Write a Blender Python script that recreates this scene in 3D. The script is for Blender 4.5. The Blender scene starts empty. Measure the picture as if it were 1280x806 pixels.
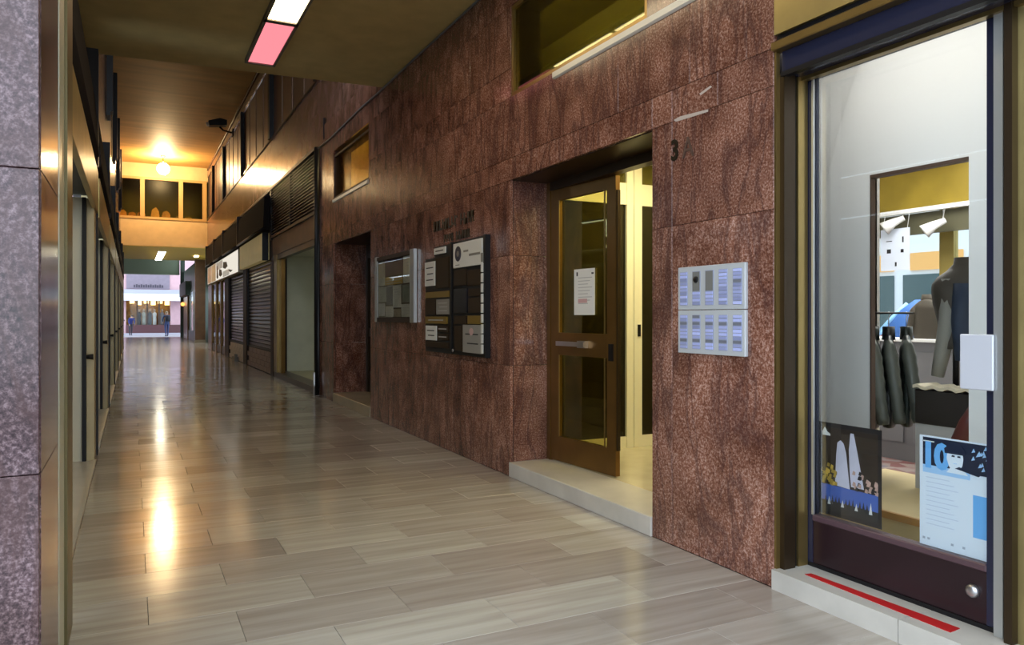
import bpy, bmesh, math, random
from mathutils import Vector, Matrix
random.seed(7)
S = bpy.context.scene
COL = S.collection

# ------------------------------------------------------------------ camera
F_PX, CX, HY, EYE = 950.0, 640.0, 395.0, 1.45          # focal length / horizon measured in the 1280x806 frame
TH = math.atan(0.5); SN, CS = math.sin(TH), math.cos(TH)
cam_d = bpy.data.cameras.new('camera'); cam = bpy.data.objects.new('camera', cam_d); COL.objects.link(cam)
cam.location = (0, 0, EYE); cam.rotation_euler = (math.pi/2, 0, -TH)
cam_d.sensor_width = 36; cam_d.lens = F_PX/1280*36; cam_d.shift_y = -8/1280
cam_d.clip_start = 0.05; cam_d.clip_end = 500
S.camera = cam

# ------------------------------------------------------------------ world, exposure
W_STRENGTH = 3.8
world = bpy.data.worlds.new('overcast_sky'); S.world = world; world.use_nodes = True
bg = world.node_tree.nodes['Background']; bg.inputs[0].default_value = (0.75, 0.87, 1.0, 1); bg.inputs[1].default_value = W_STRENGTH
S.view_settings.view_transform = 'Standard'; S.view_settings.look = 'None'; S.view_settings.gamma = 1
S.view_settings.use_curve_mapping = False; S.view_settings.exposure = 0.0
try:
    S.cycles.use_denoising = True; S.cycles.max_bounces = 10; S.cycles.diffuse_bounces = 5; S.cycles.glossy_bounces = 5
    S.cycles.transparent_max_bounces = 16; S.cycles.sample_clamp_indirect = 6; S.cycles.caustics_reflective = False; S.cycles.caustics_refractive = False
except Exception: pass
L_TUBE, L_PINK, L_GLOBE, L_BRIDGE, L_LOBBY, L_SHOP, L_ROOM = 36.0, 6.0, 2600.0, 18.0, 22.0, 14.0, 3.0

# ------------------------------------------------------------------ pixel -> plane helpers (directions only; distance from the plane touched)
def ray(px, py):
    u = (px-CX)/F_PX
    return (SN+u*CS, CS-u*SN, (HY-py)/F_PX)
def onX(px, py, X): d = ray(px, py); t = X/d[0]; return (t*d[1], EYE+t*d[2])
def onY(px, py, Y): d = ray(px, py); t = Y/d[1]; return (t*d[0], EYE+t*d[2])
def onZ(px, py, Z): d = ray(px, py); t = (Z-EYE)/d[2]; return (t*d[0], t*d[1])
W = 3.06            # right wall face
ZC = 4.575          # underside of the near slab
ZT = 8.2            # ceiling of the tall part

# ------------------------------------------------------------------ materials
MATS = {}
def nodes_of(name):
    m = bpy.data.materials.new(name); m.use_nodes = True
    nt = m.node_tree; return m, nt, nt.nodes, nt.links, nt.nodes['Principled BSDF']
def mat(name, col, rough=0.5, metal=0.0, spec=None, bump=0.0, bscale=40, var=0.0, emit=None, es=0.0, rand=0.0):
    if name in MATS: return MATS[name]
    m, nt, N, L, P = nodes_of(name)
    P.inputs['Base Color'].default_value = (*col, 1); P.inputs['Roughness'].default_value = rough; P.inputs['Metallic'].default_value = metal
    if spec is not None: P.inputs['Specular IOR Level'].default_value = spec
    if var or rand:
        tc = N.new('ShaderNodeTexCoord'); nz = N.new('ShaderNodeTexNoise'); nz.inputs['Scale'].default_value = 3.5; nz.inputs['Detail'].default_value = 6
        L.new(tc.outputs['Object'], nz.inputs['Vector'])
        mr = N.new('ShaderNodeMapRange'); mr.inputs[3].default_value = 1-var; mr.inputs[4].default_value = 1+var; mr.inputs[1].default_value = .3; mr.inputs[2].default_value = .7
        L.new(nz.outputs['Fac'], mr.inputs[0])
        oi = N.new('ShaderNodeObjectInfo'); m2 = N.new('ShaderNodeMapRange'); m2.inputs[3].default_value = 1-rand; m2.inputs[4].default_value = 1+rand
        L.new(oi.outputs['Random'], m2.inputs[0])
        mu = N.new('ShaderNodeMath'); mu.operation = 'MULTIPLY'; L.new(mr.outputs[0], mu.inputs[0]); L.new(m2.outputs[0], mu.inputs[1])
        vm = N.new('ShaderNodeVectorMath'); vm.operation = 'SCALE'; vm.inputs[0].default_value = col; L.new(mu.outputs[0], vm.inputs['Scale'])
        L.new(vm.outputs[0], P.inputs['Base Color'])
    if bump:
        tc = N.new('ShaderNodeTexCoord'); nz = N.new('ShaderNodeTexNoise'); nz.inputs['Scale'].default_value = bscale; nz.inputs['Detail'].default_value = 4
        L.new(tc.outputs['Object'], nz.inputs['Vector'])
        b = N.new('ShaderNodeBump'); b.inputs['Strength'].default_value = bump; b.inputs['Distance'].default_value = .01
        L.new(nz.outputs['Fac'], b.inputs['Height']); L.new(b.outputs[0], P.inputs['Normal'])
    if emit:
        P.inputs['Emission Color'].default_value = (*emit, 1); P.inputs['Emission Strength'].default_value = es
    MATS[name] = m; return m
def glass(name, tint=(1, 1, 1), refl=1.0, rough=0.02):
    if name in MATS: return MATS[name]
    m, nt, N, L, P = nodes_of(name); N.remove(P); out = N['Material Output']
    t = N.new('ShaderNodeBsdfTransparent'); t.inputs[0].default_value = (*tint, 1)
    g = N.new('ShaderNodeBsdfGlossy'); g.inputs['Roughness'].default_value = rough
    fr = N.new('ShaderNodeFresnel'); fr.inputs[0].default_value = 1.5
    mu = N.new('ShaderNodeMath'); mu.operation = 'MULTIPLY'; mu.use_clamp = True; mu.inputs[1].default_value = refl
    mx = N.new('ShaderNodeMixShader'); L.new(fr.outputs[0], mu.inputs[0]); L.new(mu.outputs[0], mx.inputs[0])
    L.new(t.outputs[0], mx.inputs[1]); L.new(g.outputs[0], mx.inputs[2]); L.new(mx.outputs[0], out.inputs[0])
    MATS[name] = m; return m
def emitter(name, col, s):
    if name in MATS: return MATS[name]
    m, nt, N, L, P = nodes_of(name); N.remove(P)
    e = N.new('ShaderNodeEmission'); e.inputs[0].default_value = (*col, 1); e.inputs[1].default_value = s
    L.new(e.outputs[0], N['Material Output'].inputs[0]); MATS[name] = m; return m
def pos_coord(N, L, scale=(1, 1, 1), rnd=30.0):
    g = N.new('ShaderNodeNewGeometry'); oi = N.new('ShaderNodeObjectInfo')
    a = N.new('ShaderNodeVectorMath'); a.operation = 'SCALE'; a.inputs[0].default_value = (1.3, .7, 1.9)
    r = N.new('ShaderNodeMath'); r.operation = 'MULTIPLY'; r.inputs[1].default_value = rnd; L.new(oi.outputs['Random'], r.inputs[0]); L.new(r.outputs[0], a.inputs['Scale'])
    ad = N.new('ShaderNodeVectorMath'); ad.operation = 'ADD'; L.new(g.outputs['Position'], ad.inputs[0]); L.new(a.outputs[0], ad.inputs[1])
    m = N.new('ShaderNodeVectorMath'); m.operation = 'MULTIPLY'; m.inputs[1].default_value = scale; L.new(ad.outputs[0], m.inputs[0])
    return m.outputs[0], oi
def ramp(N, stops):
    r = N.new('ShaderNodeValToRGB'); e = r.color_ramp.elements
    while len(e) < len(stops): e.new(0.5)
    for i, (p, c) in enumerate(stops): e[i].position = p; e[i].color = (*c, 1)
    return r
def granite(name, dark, mid, light, rough=0.17, vein=(.07, .03, .028)):
    m, nt, N, L, P = nodes_of(name)
    v, oi = pos_coord(N, L)
    n1 = N.new('ShaderNodeTexNoise'); n1.inputs['Scale'].default_value = 78; n1.inputs['Detail'].default_value = 3; n1.inputs['Roughness'].default_value = .7; L.new(v, n1.inputs['Vector'])
    r1 = ramp(N, [(.32, dark), (.50, mid), (.68, light)]); L.new(n1.outputs['Fac'], r1.inputs[0])
    # broad cloudy change of tone
    n2 = N.new('ShaderNodeTexNoise'); n2.inputs['Scale'].default_value = 3.2; n2.inputs['Detail'].default_value = 5; L.new(v, n2.inputs['Vector'])
    r2 = ramp(N, [(.3, (.50, .40, .36)), (.7, (1.25, 1.2, 1.18))]); L.new(n2.outputs['Fac'], r2.inputs[0])
    mx = N.new('ShaderNodeMix'); mx.data_type = 'RGBA'; mx.blend_type = 'MULTIPLY'; mx.inputs[0].default_value = 1
    L.new(r1.outputs[0], mx.inputs[6]); L.new(r2.outputs[0], mx.inputs[7])
    # upright wandering veins
    v2, _ = pos_coord(N, L, (4.2, 4.2, .95))
    n3 = N.new('ShaderNodeTexNoise'); n3.inputs['Scale'].default_value = 1.0; n3.inputs['Detail'].default_value = 7; n3.inputs['Distortion'].default_value = 1.1; L.new(v2, n3.inputs['Vector'])
    r3 = ramp(N, [(.44, (0, 0, 0)), (.495, (.62, .62, .62)), (.55, (0, 0, 0))]); L.new(n3.outputs['Fac'], r3.inputs[0])
    m2 = N.new('ShaderNodeMix'); m2.data_type = 'RGBA'; L.new(r3.outputs[0], m2.inputs[0]); L.new(mx.outputs[2], m2.inputs[6]); m2.inputs[7].default_value = (*vein, 1)
    # each slab a little different
    mr = N.new('ShaderNodeMapRange'); mr.inputs[3].default_value = .92; mr.inputs[4].default_value = 1.08; L.new(oi.outputs['Random'], mr.inputs[0])
    sc = N.new('ShaderNodeVectorMath'); sc.operation = 'SCALE'; L.new(m2.outputs[2], sc.inputs[0]); L.new(mr.outputs[0], sc.inputs['Scale'])
    L.new(sc.outputs[0], P.inputs['Base Color'])
    P.inputs['Roughness'].default_value = rough
    # polish is slightly uneven, which pulls highlights apart
    b = N.new('ShaderNodeBump'); b.inputs['Strength'].default_value = .045; b.inputs['Distance'].default_value = .02
    n4 = N.new('ShaderNodeTexNoise'); n4.inputs['Scale'].default_value = 5; v3, _ = pos_coord(N, L, (1, 1, .45)); L.new(v3, n4.inputs['Vector']); L.new(n4.outputs['Fac'], b.inputs['Height'])
    L.new(b.outputs[0], P.inputs['Normal'])
    MATS[name] = m; return m
def floor_stone(name):
    m, nt, N, L, P = nodes_of(name)
    v, oi = pos_coord(N, L, (1.1, 15, 1))
    n1 = N.new('ShaderNodeTexNoise'); n1.inputs['Scale'].default_value = 1.0; n1.inputs['Detail'].default_value = 7; n1.inputs['Distortion'].default_value = .35; L.new(v, n1.inputs['Vector'])
    r1 = ramp(N, [(.26, (.335, .30, .265)), (.5, (.41, .378, .34)), (.74, (.485, .458, .42))]); L.new(n1.outputs['Fac'], r1.inputs[0])
    tint = ramp(N, [(0, (.80, .74, .71)), (.3, (.93, .89, .86)), (.6, (1.0, .98, .95)), (.85, (1.08, 1.08, 1.04)), (1, (1.18, 1.2, 1.15))]); L.new(oi.outputs['Random'], tint.inputs[0])
    mx = N.new('ShaderNodeMix'); mx.data_type = 'RGBA'; mx.blend_type = 'MULTIPLY'; mx.inputs[0].default_value = 1
    L.new(r1.outputs[0], mx.inputs[6]); L.new(tint.outputs[0], mx.inputs[7]); L.new(mx.outputs[2], P.inputs['Base Color'])
    v2, _ = pos_coord(N, L, (2.2, 2.2, 1)); n2 = N.new('ShaderNodeTexNoise'); n2.inputs['Scale'].default_value = 1; n2.inputs['Detail'].default_value = 4; L.new(v2, n2.inputs['Vector'])
    mr = N.new('ShaderNodeMapRange'); mr.inputs[1].default_value = .3; mr.inputs[2].default_value = .7; mr.inputs[3].default_value = .11; mr.inputs[4].default_value = .19; L.new(n2.outputs['Fac'], mr.inputs[0])
    L.new(mr.outputs[0], P.inputs['Roughness'])
    P.inputs['Specular IOR Level'].default_value = .5
    MATS[name] = m; return m
GR = granite('red_granite', (.115, .044, .028), (.262, .119, .079), (.53, .36, .305), .15)
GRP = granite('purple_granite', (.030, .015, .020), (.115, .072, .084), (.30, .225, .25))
FL = floor_stone('striped_marble')
STONE = mat('pale_marble', (.56, .53, .48), .28, var=.12, bump=.05, bscale=60)
YSTONE = mat('cream_marble', (.62, .55, .38), .18, var=.1)
BRASS = mat('bronze_anodised', (.34, .235, .085), .30, .85, var=.1)
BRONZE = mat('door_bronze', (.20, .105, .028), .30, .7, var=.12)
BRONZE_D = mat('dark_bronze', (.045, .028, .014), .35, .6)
GOLD = mat('gold_fascia', (.44, .345, .14), .36, .75, var=.15)
BLACKM = mat('black_metal', (.012, .011, .012), .42, .3, .3)
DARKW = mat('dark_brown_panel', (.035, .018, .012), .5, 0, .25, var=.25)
NAVY = mat('navy_lacquer', (.018, .020, .045), .25)
MAROON = mat('maroon_panel', (.020, .008, .011), .32, var=.2)
STEEL = mat('brushed_steel', (.58, .58, .60), .30, .95, var=.12)
ALU = mat('aluminium', (.55, .56, .55), .35, .8)
SHUT = mat('shutter_steel', (.05, .05, .055), .25, .8, rand=.15)
CREAMP = mat('cream_paint', (.78, .74, .56), .45)
WHITE = mat('white_paint', (.74, .74, .73), .55)
WHITE_P = mat('white_paper', (.80, .80, .77), .6)
CEIL = mat('ceiling_plaster', (.52, .40, .16), .75, var=.10)
OLIVE = mat('olive_wall', (.36, .31, .10), .6, var=.1)
BLK = mat('black_print', (.012, .012, .014), .5)
BACK = mat('joint_dark', (.022, .012, .010), .8)
DARKROOM = mat('dark_room_wall', (.06, .055, .035), .7)
GL_CLEAR = glass('clear_glass', (.97, .985, .98), .35)
GL_OLIVE = glass('olive_glass', (.62, .60, .34), .8)
GL_DARK = glass('smoked_glass', (.22, .20, .15), .8)
GL_BRONZE = glass('bronze_glass', (.80, .77, .50), .25)
RED = mat('red_tape', (.50, .012, .014), .5)

# ------------------------------------------------------------------ object helpers
WLOC = {}
def link(o, parent, center):
    COL.objects.link(o)
    if parent is not None:
        o.parent = parent; o.location = Vector(center) - WLOC[parent.name]
    else: o.location = center
    WLOC[o.name] = Vector(center); return o
def thing(name, loc=(0, 0, 0), label=None, cat=None, group=None, parent=None, kind=None):
    o = bpy.data.objects.new(name, None); o.empty_display_size = .1; link(o, parent, loc); tag(o, label, cat, group, kind); return o
def tag(o, label=None, cat=None, group=None, kind=None):
    if label: o['label'] = label
    if cat: o['category'] = cat
    if group: o['group'] = group
    if kind: o['kind'] = kind
    return o
def struct(o, label=None): o['kind'] = 'structure'; return tag(o, label)
def mesh(name, V, Fc, m, parent=None, smooth=False, mats=None, fm=None):
    V = [Vector(v) for v in V]
    lo = Vector([min(v[i] for v in V) for i in range(3)]); hi = Vector([max(v[i] for v in V) for i in range(3)])
    c = (lo+hi)/2
    if parent is None: c.z = lo.z
    me = bpy.data.meshes.new(name); me.from_pydata([v-c for v in V], [], Fc); me.update()
    for mm in (mats or [m]): me.materials.append(mm)
    if fm: me.polygons.foreach_set('material_index', fm)
    if smooth: me.polygons.foreach_set('use_smooth', [True]*len(me.polygons))
    return link(bpy.data.objects.new(name, me), parent, c)
BOXF = [(0, 3, 2, 1), (4, 5, 6, 7), (0, 1, 5, 4), (1, 2, 6, 5), (2, 3, 7, 6), (3, 0, 4, 7)]
def boxv(a, b):
    x0, x1 = sorted((a[0], b[0])); y0, y1 = sorted((a[1], b[1])); z0, z1 = sorted((a[2], b[2]))
    return [(x0, y0, z0), (x1, y0, z0), (x1, y1, z0), (x0, y1, z0), (x0, y0, z1), (x1, y0, z1), (x1, y1, z1), (x0, y1, z1)]
def box(name, a, b, m, parent=None, bev=0.0):
    V = boxv(a, b)
    if bev <= 0: return mesh(name, V, BOXF, m, parent)
    bm = bmesh.new(); vs = [bm.verts.new(v) for v in V]
    for f in BOXF: bm.faces.new([vs[i] for i in f])
    bmesh.ops.bevel(bm, geom=bm.edges[:], offset=bev, segments=1, affect='EDGES', profile=.5)
    V = [v.co.copy() for v in bm.verts]; bm.verts.index_update(); Fc = [[v.index for v in f.verts] for f in bm.faces]; bm.free()
    return mesh(name, V, Fc, m, parent)
def boxes(name, lst, m, parent=None):
    V, Fc = [], []
    for a, b in lst:
        n = len(V); V += boxv(a, b); Fc += [tuple(i+n for i in f) for f in BOXF]
    return mesh(name, V, Fc, m, parent)
def prism(name, pts, axis, c0, c1, m, parent=None):
    """polygon pts in the two other axes, extruded along axis from c0 to c1"""
    def p3(p, c): return {'X': (c, p[0], p[1]), 'Y': (p[0], c, p[1]), 'Z': (p[0], p[1], c)}[axis]
    n = len(pts); V = [p3(p, c0) for p in pts]+[p3(p, c1) for p in pts]
    Fc = [tuple(range(n))[::-1], tuple(range(n, 2*n))]+[(i, (i+1) % n, n+(i+1) % n, n+i) for i in range(n)]
    o = mesh(name, V, Fc, m, parent)
    bm = bmesh.new(); bm.from_mesh(o.data); bmesh.ops.recalc_face_normals(bm, faces=bm.faces); bm.to_mesh(o.data); bm.free(); return o
def tube(name, pts, rs, m, parent=None, n=10, smooth=True):
    pts = [Vector(p) for p in pts]
    if not isinstance(rs, (list, tuple)): rs = [rs]*len(pts)
    V, Fc = [], []
    for i, p in enumerate(pts):
        d = (pts[min(i+1, len(pts)-1)]-pts[max(i-1, 0)]).normalized()
        a = d.cross(Vector((0, 0, 1)) if abs(d.z) < .9 else Vector((1, 0, 0))).normalized(); b = d.cross(a)
        for k in range(n):
            t = 2*math.pi*k/n; V.append(p+(a*math.cos(t)+b*math.sin(t))*rs[i])
    for i in range(len(pts)-1):
        for k in range(n):
            Fc.append((i*n+k, i*n+(k+1) % n, (i+1)*n+(k+1) % n, (i+1)*n+k))
    Fc += [tuple(range(n))[::-1], tuple(range((len(pts)-1)*n, len(pts)*n))]
    return mesh(name, V, Fc, m, parent, smooth)
def ball(name, c, r, m, parent=None, seg=20, rings=12, sc=(1, 1, 1)):
    V, Fc = [], []; c = Vector(c)
    for i in range(rings+1):
        t = math.pi*i/rings
        for k in range(seg):
            p = 2*math.pi*k/seg; V.append(c+Vector((r*sc[0]*math.sin(t)*math.cos(p), r*sc[1]*math.sin(t)*math.sin(p), r*sc[2]*math.cos(t))))
    for i in range(rings):
        for k in range(seg): Fc.append((i*seg+k, (i+1)*seg+k, (i+1)*seg+(k+1) % seg, i*seg+(k+1) % seg))
    return mesh(name, V, Fc, m, parent, True)
def wall_text(name, s, size, X, Y, Z, m, parent=None, depth=.004, sx=1.0, spacing=1.0, bold=0.0):
    """letters on a surface facing -X; reading direction runs towards -Y; (Y,Z) = left end of the base line"""
    cu = bpy.data.curves.new(name, 'FONT'); cu.body = s; cu.size = size; cu.extrude = depth/2; cu.space_character = spacing; cu.resolution_u = 3; cu.offset = bold
    ob = bpy.data.objects.new('tmp', cu); COL.objects.link(ob)
    dg = bpy.context.evaluated_depsgraph_get(); me = bpy.data.meshes.new_from_object(ob.evaluated_get(dg))
    V = [(X-v.co.z-depth/2, Y-v.co.x*sx, Z+v.co.y) for v in me.vertices]; Fc = [tuple(p.vertices) for p in me.polygons]
    bpy.data.objects.remove(ob); bpy.data.curves.remove(cu); bpy.data.meshes.remove(me)
    return mesh(name, V, Fc, m, parent)
def copy_tree(o, loc, label=None):
    c = o.copy(); COL.objects.link(c); c.location = loc; WLOC[c.name] = Vector(loc)
    if label: c['label'] = label
    for ch in o.children:
        k = ch.copy(); COL.objects.link(k); k.parent = c
        for g in ch.children:
            q = g.copy(); COL.objects.link(q); q.parent = k
    return c

# ================================================================== SETTING
# ------------------------------------------------------------------ floor with separate stone tiles
floor = struct(box('floor', (-1.2, -3.0, -.20), (3.87, 58.5, -.021), BACK), 'striped marble floor of the arcade')
TW, TD, GAP = .775, .40, .0018
cache = {}
def tile_mesh(w, d):
    k = (round(w, 4), round(d, 4))
    if k in cache: return cache[k]
    b = .0016; V = [(-w/2, -d/2, -.02), (w/2, -d/2, -.02), (w/2, d/2, -.02), (-w/2, d/2, -.02),
                    (-w/2, -d/2, -b), (w/2, -d/2, -b), (w/2, d/2, -b), (-w/2, d/2, -b),
                    (-w/2+b, -d/2+b, 0), (w/2-b, -d/2+b, 0), (w/2-b, d/2-b, 0), (-w/2+b, d/2-b, 0)]
    Fc = [(0, 3, 2, 1)]+[(i, (i+1) % 4, 4+(i+1) % 4, 4+i) for i in range(4)]+[(4+i, 4+(i+1) % 4, 8+(i+1) % 4, 8+i) for i in range(4)]+[(8, 9, 10, 11)]
    me = bpy.data.meshes.new('floor_tile'); me.from_pydata(V, [], Fc); me.update(); me.materials.append(FL); cache[k] = me; return me
rest_V, rest_F = [], []; nt_ = 0
row = 0; y = 3.155-TD*4
XL, XR = -.62, 3.06
while y < 58.0:
    off = .07 if row % 2 == 0 else .4575
    xs = [XL]; x = off-TW*2
    while x < XR-.02:
        if x > XL+.02: xs.append(x)
        x += TW
    xr = XR if y < 36 else 3.86
    while x < xr-.02: xs.append(x); x += TW
    xs.append(xr)
    for a, b in zip(xs[:-1], xs[1:]):
        w, d = b-a-GAP, TD-GAP
        if nt_ < 300:
            o = bpy.data.objects.new('floor_tile', tile_mesh(w, d)); COL.objects.link(o); o.parent = floor
            o.location = Vector(((a+b)/2, y+TD/2, 0))-WLOC['floor']; nt_ += 1
        else:
            n = len(rest_V); rest_V += boxv((a+GAP, y+GAP, -.02), (b, y+TD, 0)); rest_F += [tuple(i+n for i in f) for f in BOXF]
    y += TD; row += 1
FL_FAR = mat('striped_marble_far', (.40, .365, .325), .17, var=.10)
o = mesh('floor_tiling', rest_V, rest_F, FL_FAR, floor); o['kind'] = 'stuff'
near_pave = struct(box('pavement_near', (-16, -16, -.15), (9.5, -.0, -.022), mat('pavement_asphalt', (.20, .20, .20), .8, var=.2)), 'street paving outside the arcade')
struct(box('pavement_side', (-16, 0, -.15), (-1.2, 2.7, -.022), MATS['pavement_asphalt']), 'street paving beside the first pillar')
# front rows of arcade floor between camera and the first counted row
fr_V, fr_F = [], []
for r in range(-12, 0):
    yy = 3.155-TD*4+TD*r
    for k in range(-3, 6):
        a = .07+TW*k+(.3875 if r % 2 else 0); n = len(fr_V); fr_V += boxv((max(a, -1.2)+GAP, yy+GAP, -.02), (min(a+TW, XR), yy+TD, 0)) if a < XR-.02 and a+TW > -1.15 else []
        if len(fr_V) > n: fr_F += [tuple(i+n for i in f) for f in BOXF]
o = mesh('floor_tiling', fr_V, fr_F, FL_FAR, floor); o['kind'] = 'stuff'
far_pave = struct(box('pavement_far', (-30, 58.5, -.2), (40, 66.4, -.004), mat('pavement_slabs', (.30, .30, .33), .6, var=.15)), 'pale pavement of the street at the end')

# ------------------------------------------------------------------ ceilings
edge = lambda x: 10.285-.067*x
near_ceil = struct(prism('ceiling_near', [(-.62, -.8), (W+.06, -.8), (W+.06, edge(W)), (-.62, edge(-.62))], 'Z', ZC, ZC+.9, CEIL), 'dim cream plaster ceiling of the near bridge')
hall_ceil = struct(box('ceiling_hall', (-1.0, 9.0, ZT), (W+.4, 46, ZT+.25), mat('ceiling_hall_plaster', (.62, .37, .11), .6, var=.14)), 'tall ceiling of the middle of the arcade')
# streaky brush marks across that ceiling
mm = MATS['ceiling_hall_plaster']; nt = mm.node_tree; nz = [n for n in nt.nodes if n.type == 'TEX_NOISE'][0]
mp = nt.nodes.new('ShaderNodeMapping'); mp.inputs['Scale'].default_value = (.10, .9, 1); nt.links.new([n for n in nt.nodes if n.type == 'TEX_COORD'][0].outputs['Object'], mp.inputs[0]); nt.links.new(mp.outputs[0], nz.inputs['Vector'])

# ------------------------------------------------------------------ right wall: backing with openings, granite slabs on it
D1 = (4.06, 6.16); DZ = 2.68; D2 = (10.66, 12.89); W1 = (4.12, 6.15); W2 = (10.75, 12.89); WZ = (3.43, 4.25); YS = 3.0; YE = 13.95
def wbox(y0, y1, z0, z1, x0=W+.03, x1=W+.30): return ((x0, y0, z0), (x1, y1, z1))
wall_r = struct(boxes('wall_right', [wbox(YS, D1[0], 0, DZ), wbox(D1[1], D2[0], 0, DZ), wbox(D2[1], YE, 0, DZ), wbox(YS, YE, DZ, WZ[0]),
     wbox(YS, W1[0], *WZ), wbox(W1[1], W2[0], *WZ), wbox(W2[1], YE, *WZ), wbox(-1.0, YE, WZ[1], ZC+.3), wbox(-1.0, YS, 3.9, WZ[1])], BACK), 'right wall faced with polished red granite slabs')
JG = .0025
def slab(y0, y1, z0, z1, x=W, parent=wall_r):
    b = .0025; y0 += JG/2; y1 -= JG/2; z0 += JG/2; z1 -= JG/2; dx = random.uniform(0, .0012)
    V = [(x+.032, y0, z0), (x+.032, y1, z0), (x+.032, y1, z1), (x+.032, y0, z1), (x+b+dx, y0, z0), (x+b+dx, y1, z0), (x+b+dx, y1, z1), (x+b+dx, y0, z1),
         (x+dx, y0+b, z0+b), (x+dx, y1-b, z0+b), (x+dx, y1-b, z1-b), (x+dx, y0+b, z1-b)]
    Fc = [(0, 1, 2, 3)]+[(4+i, 4+(i+1) % 4, (i+1) % 4, i) for i in range(4)]+[(8+i, 8+(i+1) % 4, 4+(i+1) % 4, 4+i) for i in range(4)]+[(11, 10, 9, 8)]
    return mesh('granite_slab', V, Fc, GR, parent)
def slabs(cuts, z0, z1):
    for a, b in zip(cuts[:-1], cuts[1:]): slab(a, b, z0, z1)
def frange(a, b, n, j=.0): return [a]+[a+(b-a)*i/n+(random.uniform(-j, j)) for i in range(1, n)]+[b]
# pillar between shop and entrance
for z0, z1 in ((0, 2.02),): slabs([YS, 3.853, D1[0]], z0, z1)
slabs([YS, 3.853, D1[0]], 2.02, DZ)
slabs([YS, 3.434, 3.853, D1[0]], DZ, 2.88)
slabs([YS, 3.20, 3.683, 4.45, 5.25, 6.05, 6.82, 7.65, 8.5, 9.3, 10.1, 10.9, 11.7, 12.5, 13.2, YE], 2.88, WZ[0])
slabs([D1[0], 5.25, D1[1], 6.42], DZ, 2.88); slabs(frange(6.42, D2[0]-.2, 5), DZ, 2.88); slabs([D2[0]-.2, 11.8, D2[1]+.2, YE], DZ, 2.88)
# between the entrances
for z0, z1, n in ((0, 1.0, 6), (1.0, 2.0, 5), (2.0, DZ, 6)):
    slabs([D1[1], 6.42]+frange(6.42, D2[0]-.2, n, .0)[1:]+[D2[0]], z0, z1)
    slabs([D2[1], D2[1]+.2, YE], z0, z1)
for z0, z1 in ((WZ[0], 3.69), (3.69, WZ[1])):
    slabs([YS, 3.55, W1[0]], z0, z1); slabs([W1[1]]+frange(W1[1], W2[0], 6 if z0 < 3.5 else 5)[1:], z0, z1); slabs([W2[1], YE], z0, z1)
slabs([1.0, 2.0]+frange(YS, YE, 12), WZ[1], ZC+.28)
# entrance reveals (granite returns into the opening)
def reveal(Y, x0, x1, z0, z1, s):
    return box('granite_slab', (x0, Y-s*.005, z0+JG/2), (x1, Y+s*.03, z1-JG/2), GR, wall_r, .002)
for z0, z1 in ((0, 1.0), (1.0, 2.0), (2.0, DZ)):
    reveal(D1[1], W+.034, 3.44, z0, z1, 1); reveal(D1[0], W+.034, 3.44, z0, z1, -1)
    reveal(D2[1], W+.034, 3.62, z0, z1, 1); reveal(D2[0], W+.034, 3.62, z0, z1, -1)
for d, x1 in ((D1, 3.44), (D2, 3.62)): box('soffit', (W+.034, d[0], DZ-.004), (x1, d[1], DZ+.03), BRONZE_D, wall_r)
# step stones of the two entrances, windows' sills
struct(box('trim_1', (W-.012, D1[0], 0), (3.50, D1[1], .13), STONE, None, .004), 'worn pale marble step of the lit entrance')
struct(box('trim_2', (W-.012, D2[0], 0), (3.70, D2[1], .15), mat('worn_marble', (.40, .33, .22), .35, var=.15), None, .004), 'worn marble step of the dark entrance')
def sill(y0, y1, m, name):
    return struct(prism(name, [(W+.05, 3.43), (W-.004, 3.43), (W-.022, 3.418), (W-.022, 3.375), (W-.006, 3.365), (W+.05, 3.365)], 'Y', y0, y1, m))
tag(sill(3.05, 5.35, mat('sill_marble', (.80, .76, .66), .25), 'trim_3'), 'bright marble sill strip under the olive window')
tag(sill(D2[0]+.1, D2[1], MATS['sill_marble'], 'trim_4'), 'marble sill under the small lit window')

# ------------------------------------------------------------------ upper-floor windows in the right wall
def room(name, x0, x1, y0, y1, z0, z1, m, open_side='-X'):
    t = .03; L_ = [((x1, y0, z0), (x1+t, y1, z1)), ((x0, y0-t, z0), (x1+t, y0, z1)), ((x0, y1, z0), (x1+t, y1+t, z1)), ((x0, y0-t, z1), (x1+t, y1+t, z1+t)), ((x0, y0-t, z0-t), (x1+t, y1+t, z0))]
    return boxes(name, L_, m)
def window(n, y0, y1, z0, z1, label, glassm, framem, mull=()):
    r = thing('window_%d' % n, (W+.06, (y0+y1)/2, z0), label, None, None, None, 'structure')
    f = .035
    for nm, a, b in (('frame_bar', (W+.01, y0, z0), (W+.07, y1, z0+f)), ('frame_bar', (W+.01, y0, z1-f), (W+.07, y1, z1)),
                     ('frame_bar', (W+.01, y0, z0+f), (W+.07, y0+f, z1-f)), ('frame_bar', (W+.01, y1-f, z0+f), (W+.07, y1, z1-f))):
        box(nm, a, b, framem, r)
    ys = [y0+f]+list(mull)+[y1-f]
    for m in mull: box('mullion', (W+.015, m-.02, z0+f), (W+.065, m+.02, z1-f), framem, r)
    for a, b in zip(ys[:-1], ys[1:]): box('pane', (W+.035, a, z0+f), (W+.041, b, z1-f), glassm, r)
    return r
window(1, W1[0], W1[1], *WZ, 'olive tinted window above the lit entrance', GL_OLIVE, BRASS)
struct(room('wall_room_olive', W+.30, 4.2, 3.9, onX(678, 50, 4.2)[0], 3.15, 4.5, OLIVE), 'olive room behind the window over the entrance')
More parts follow.
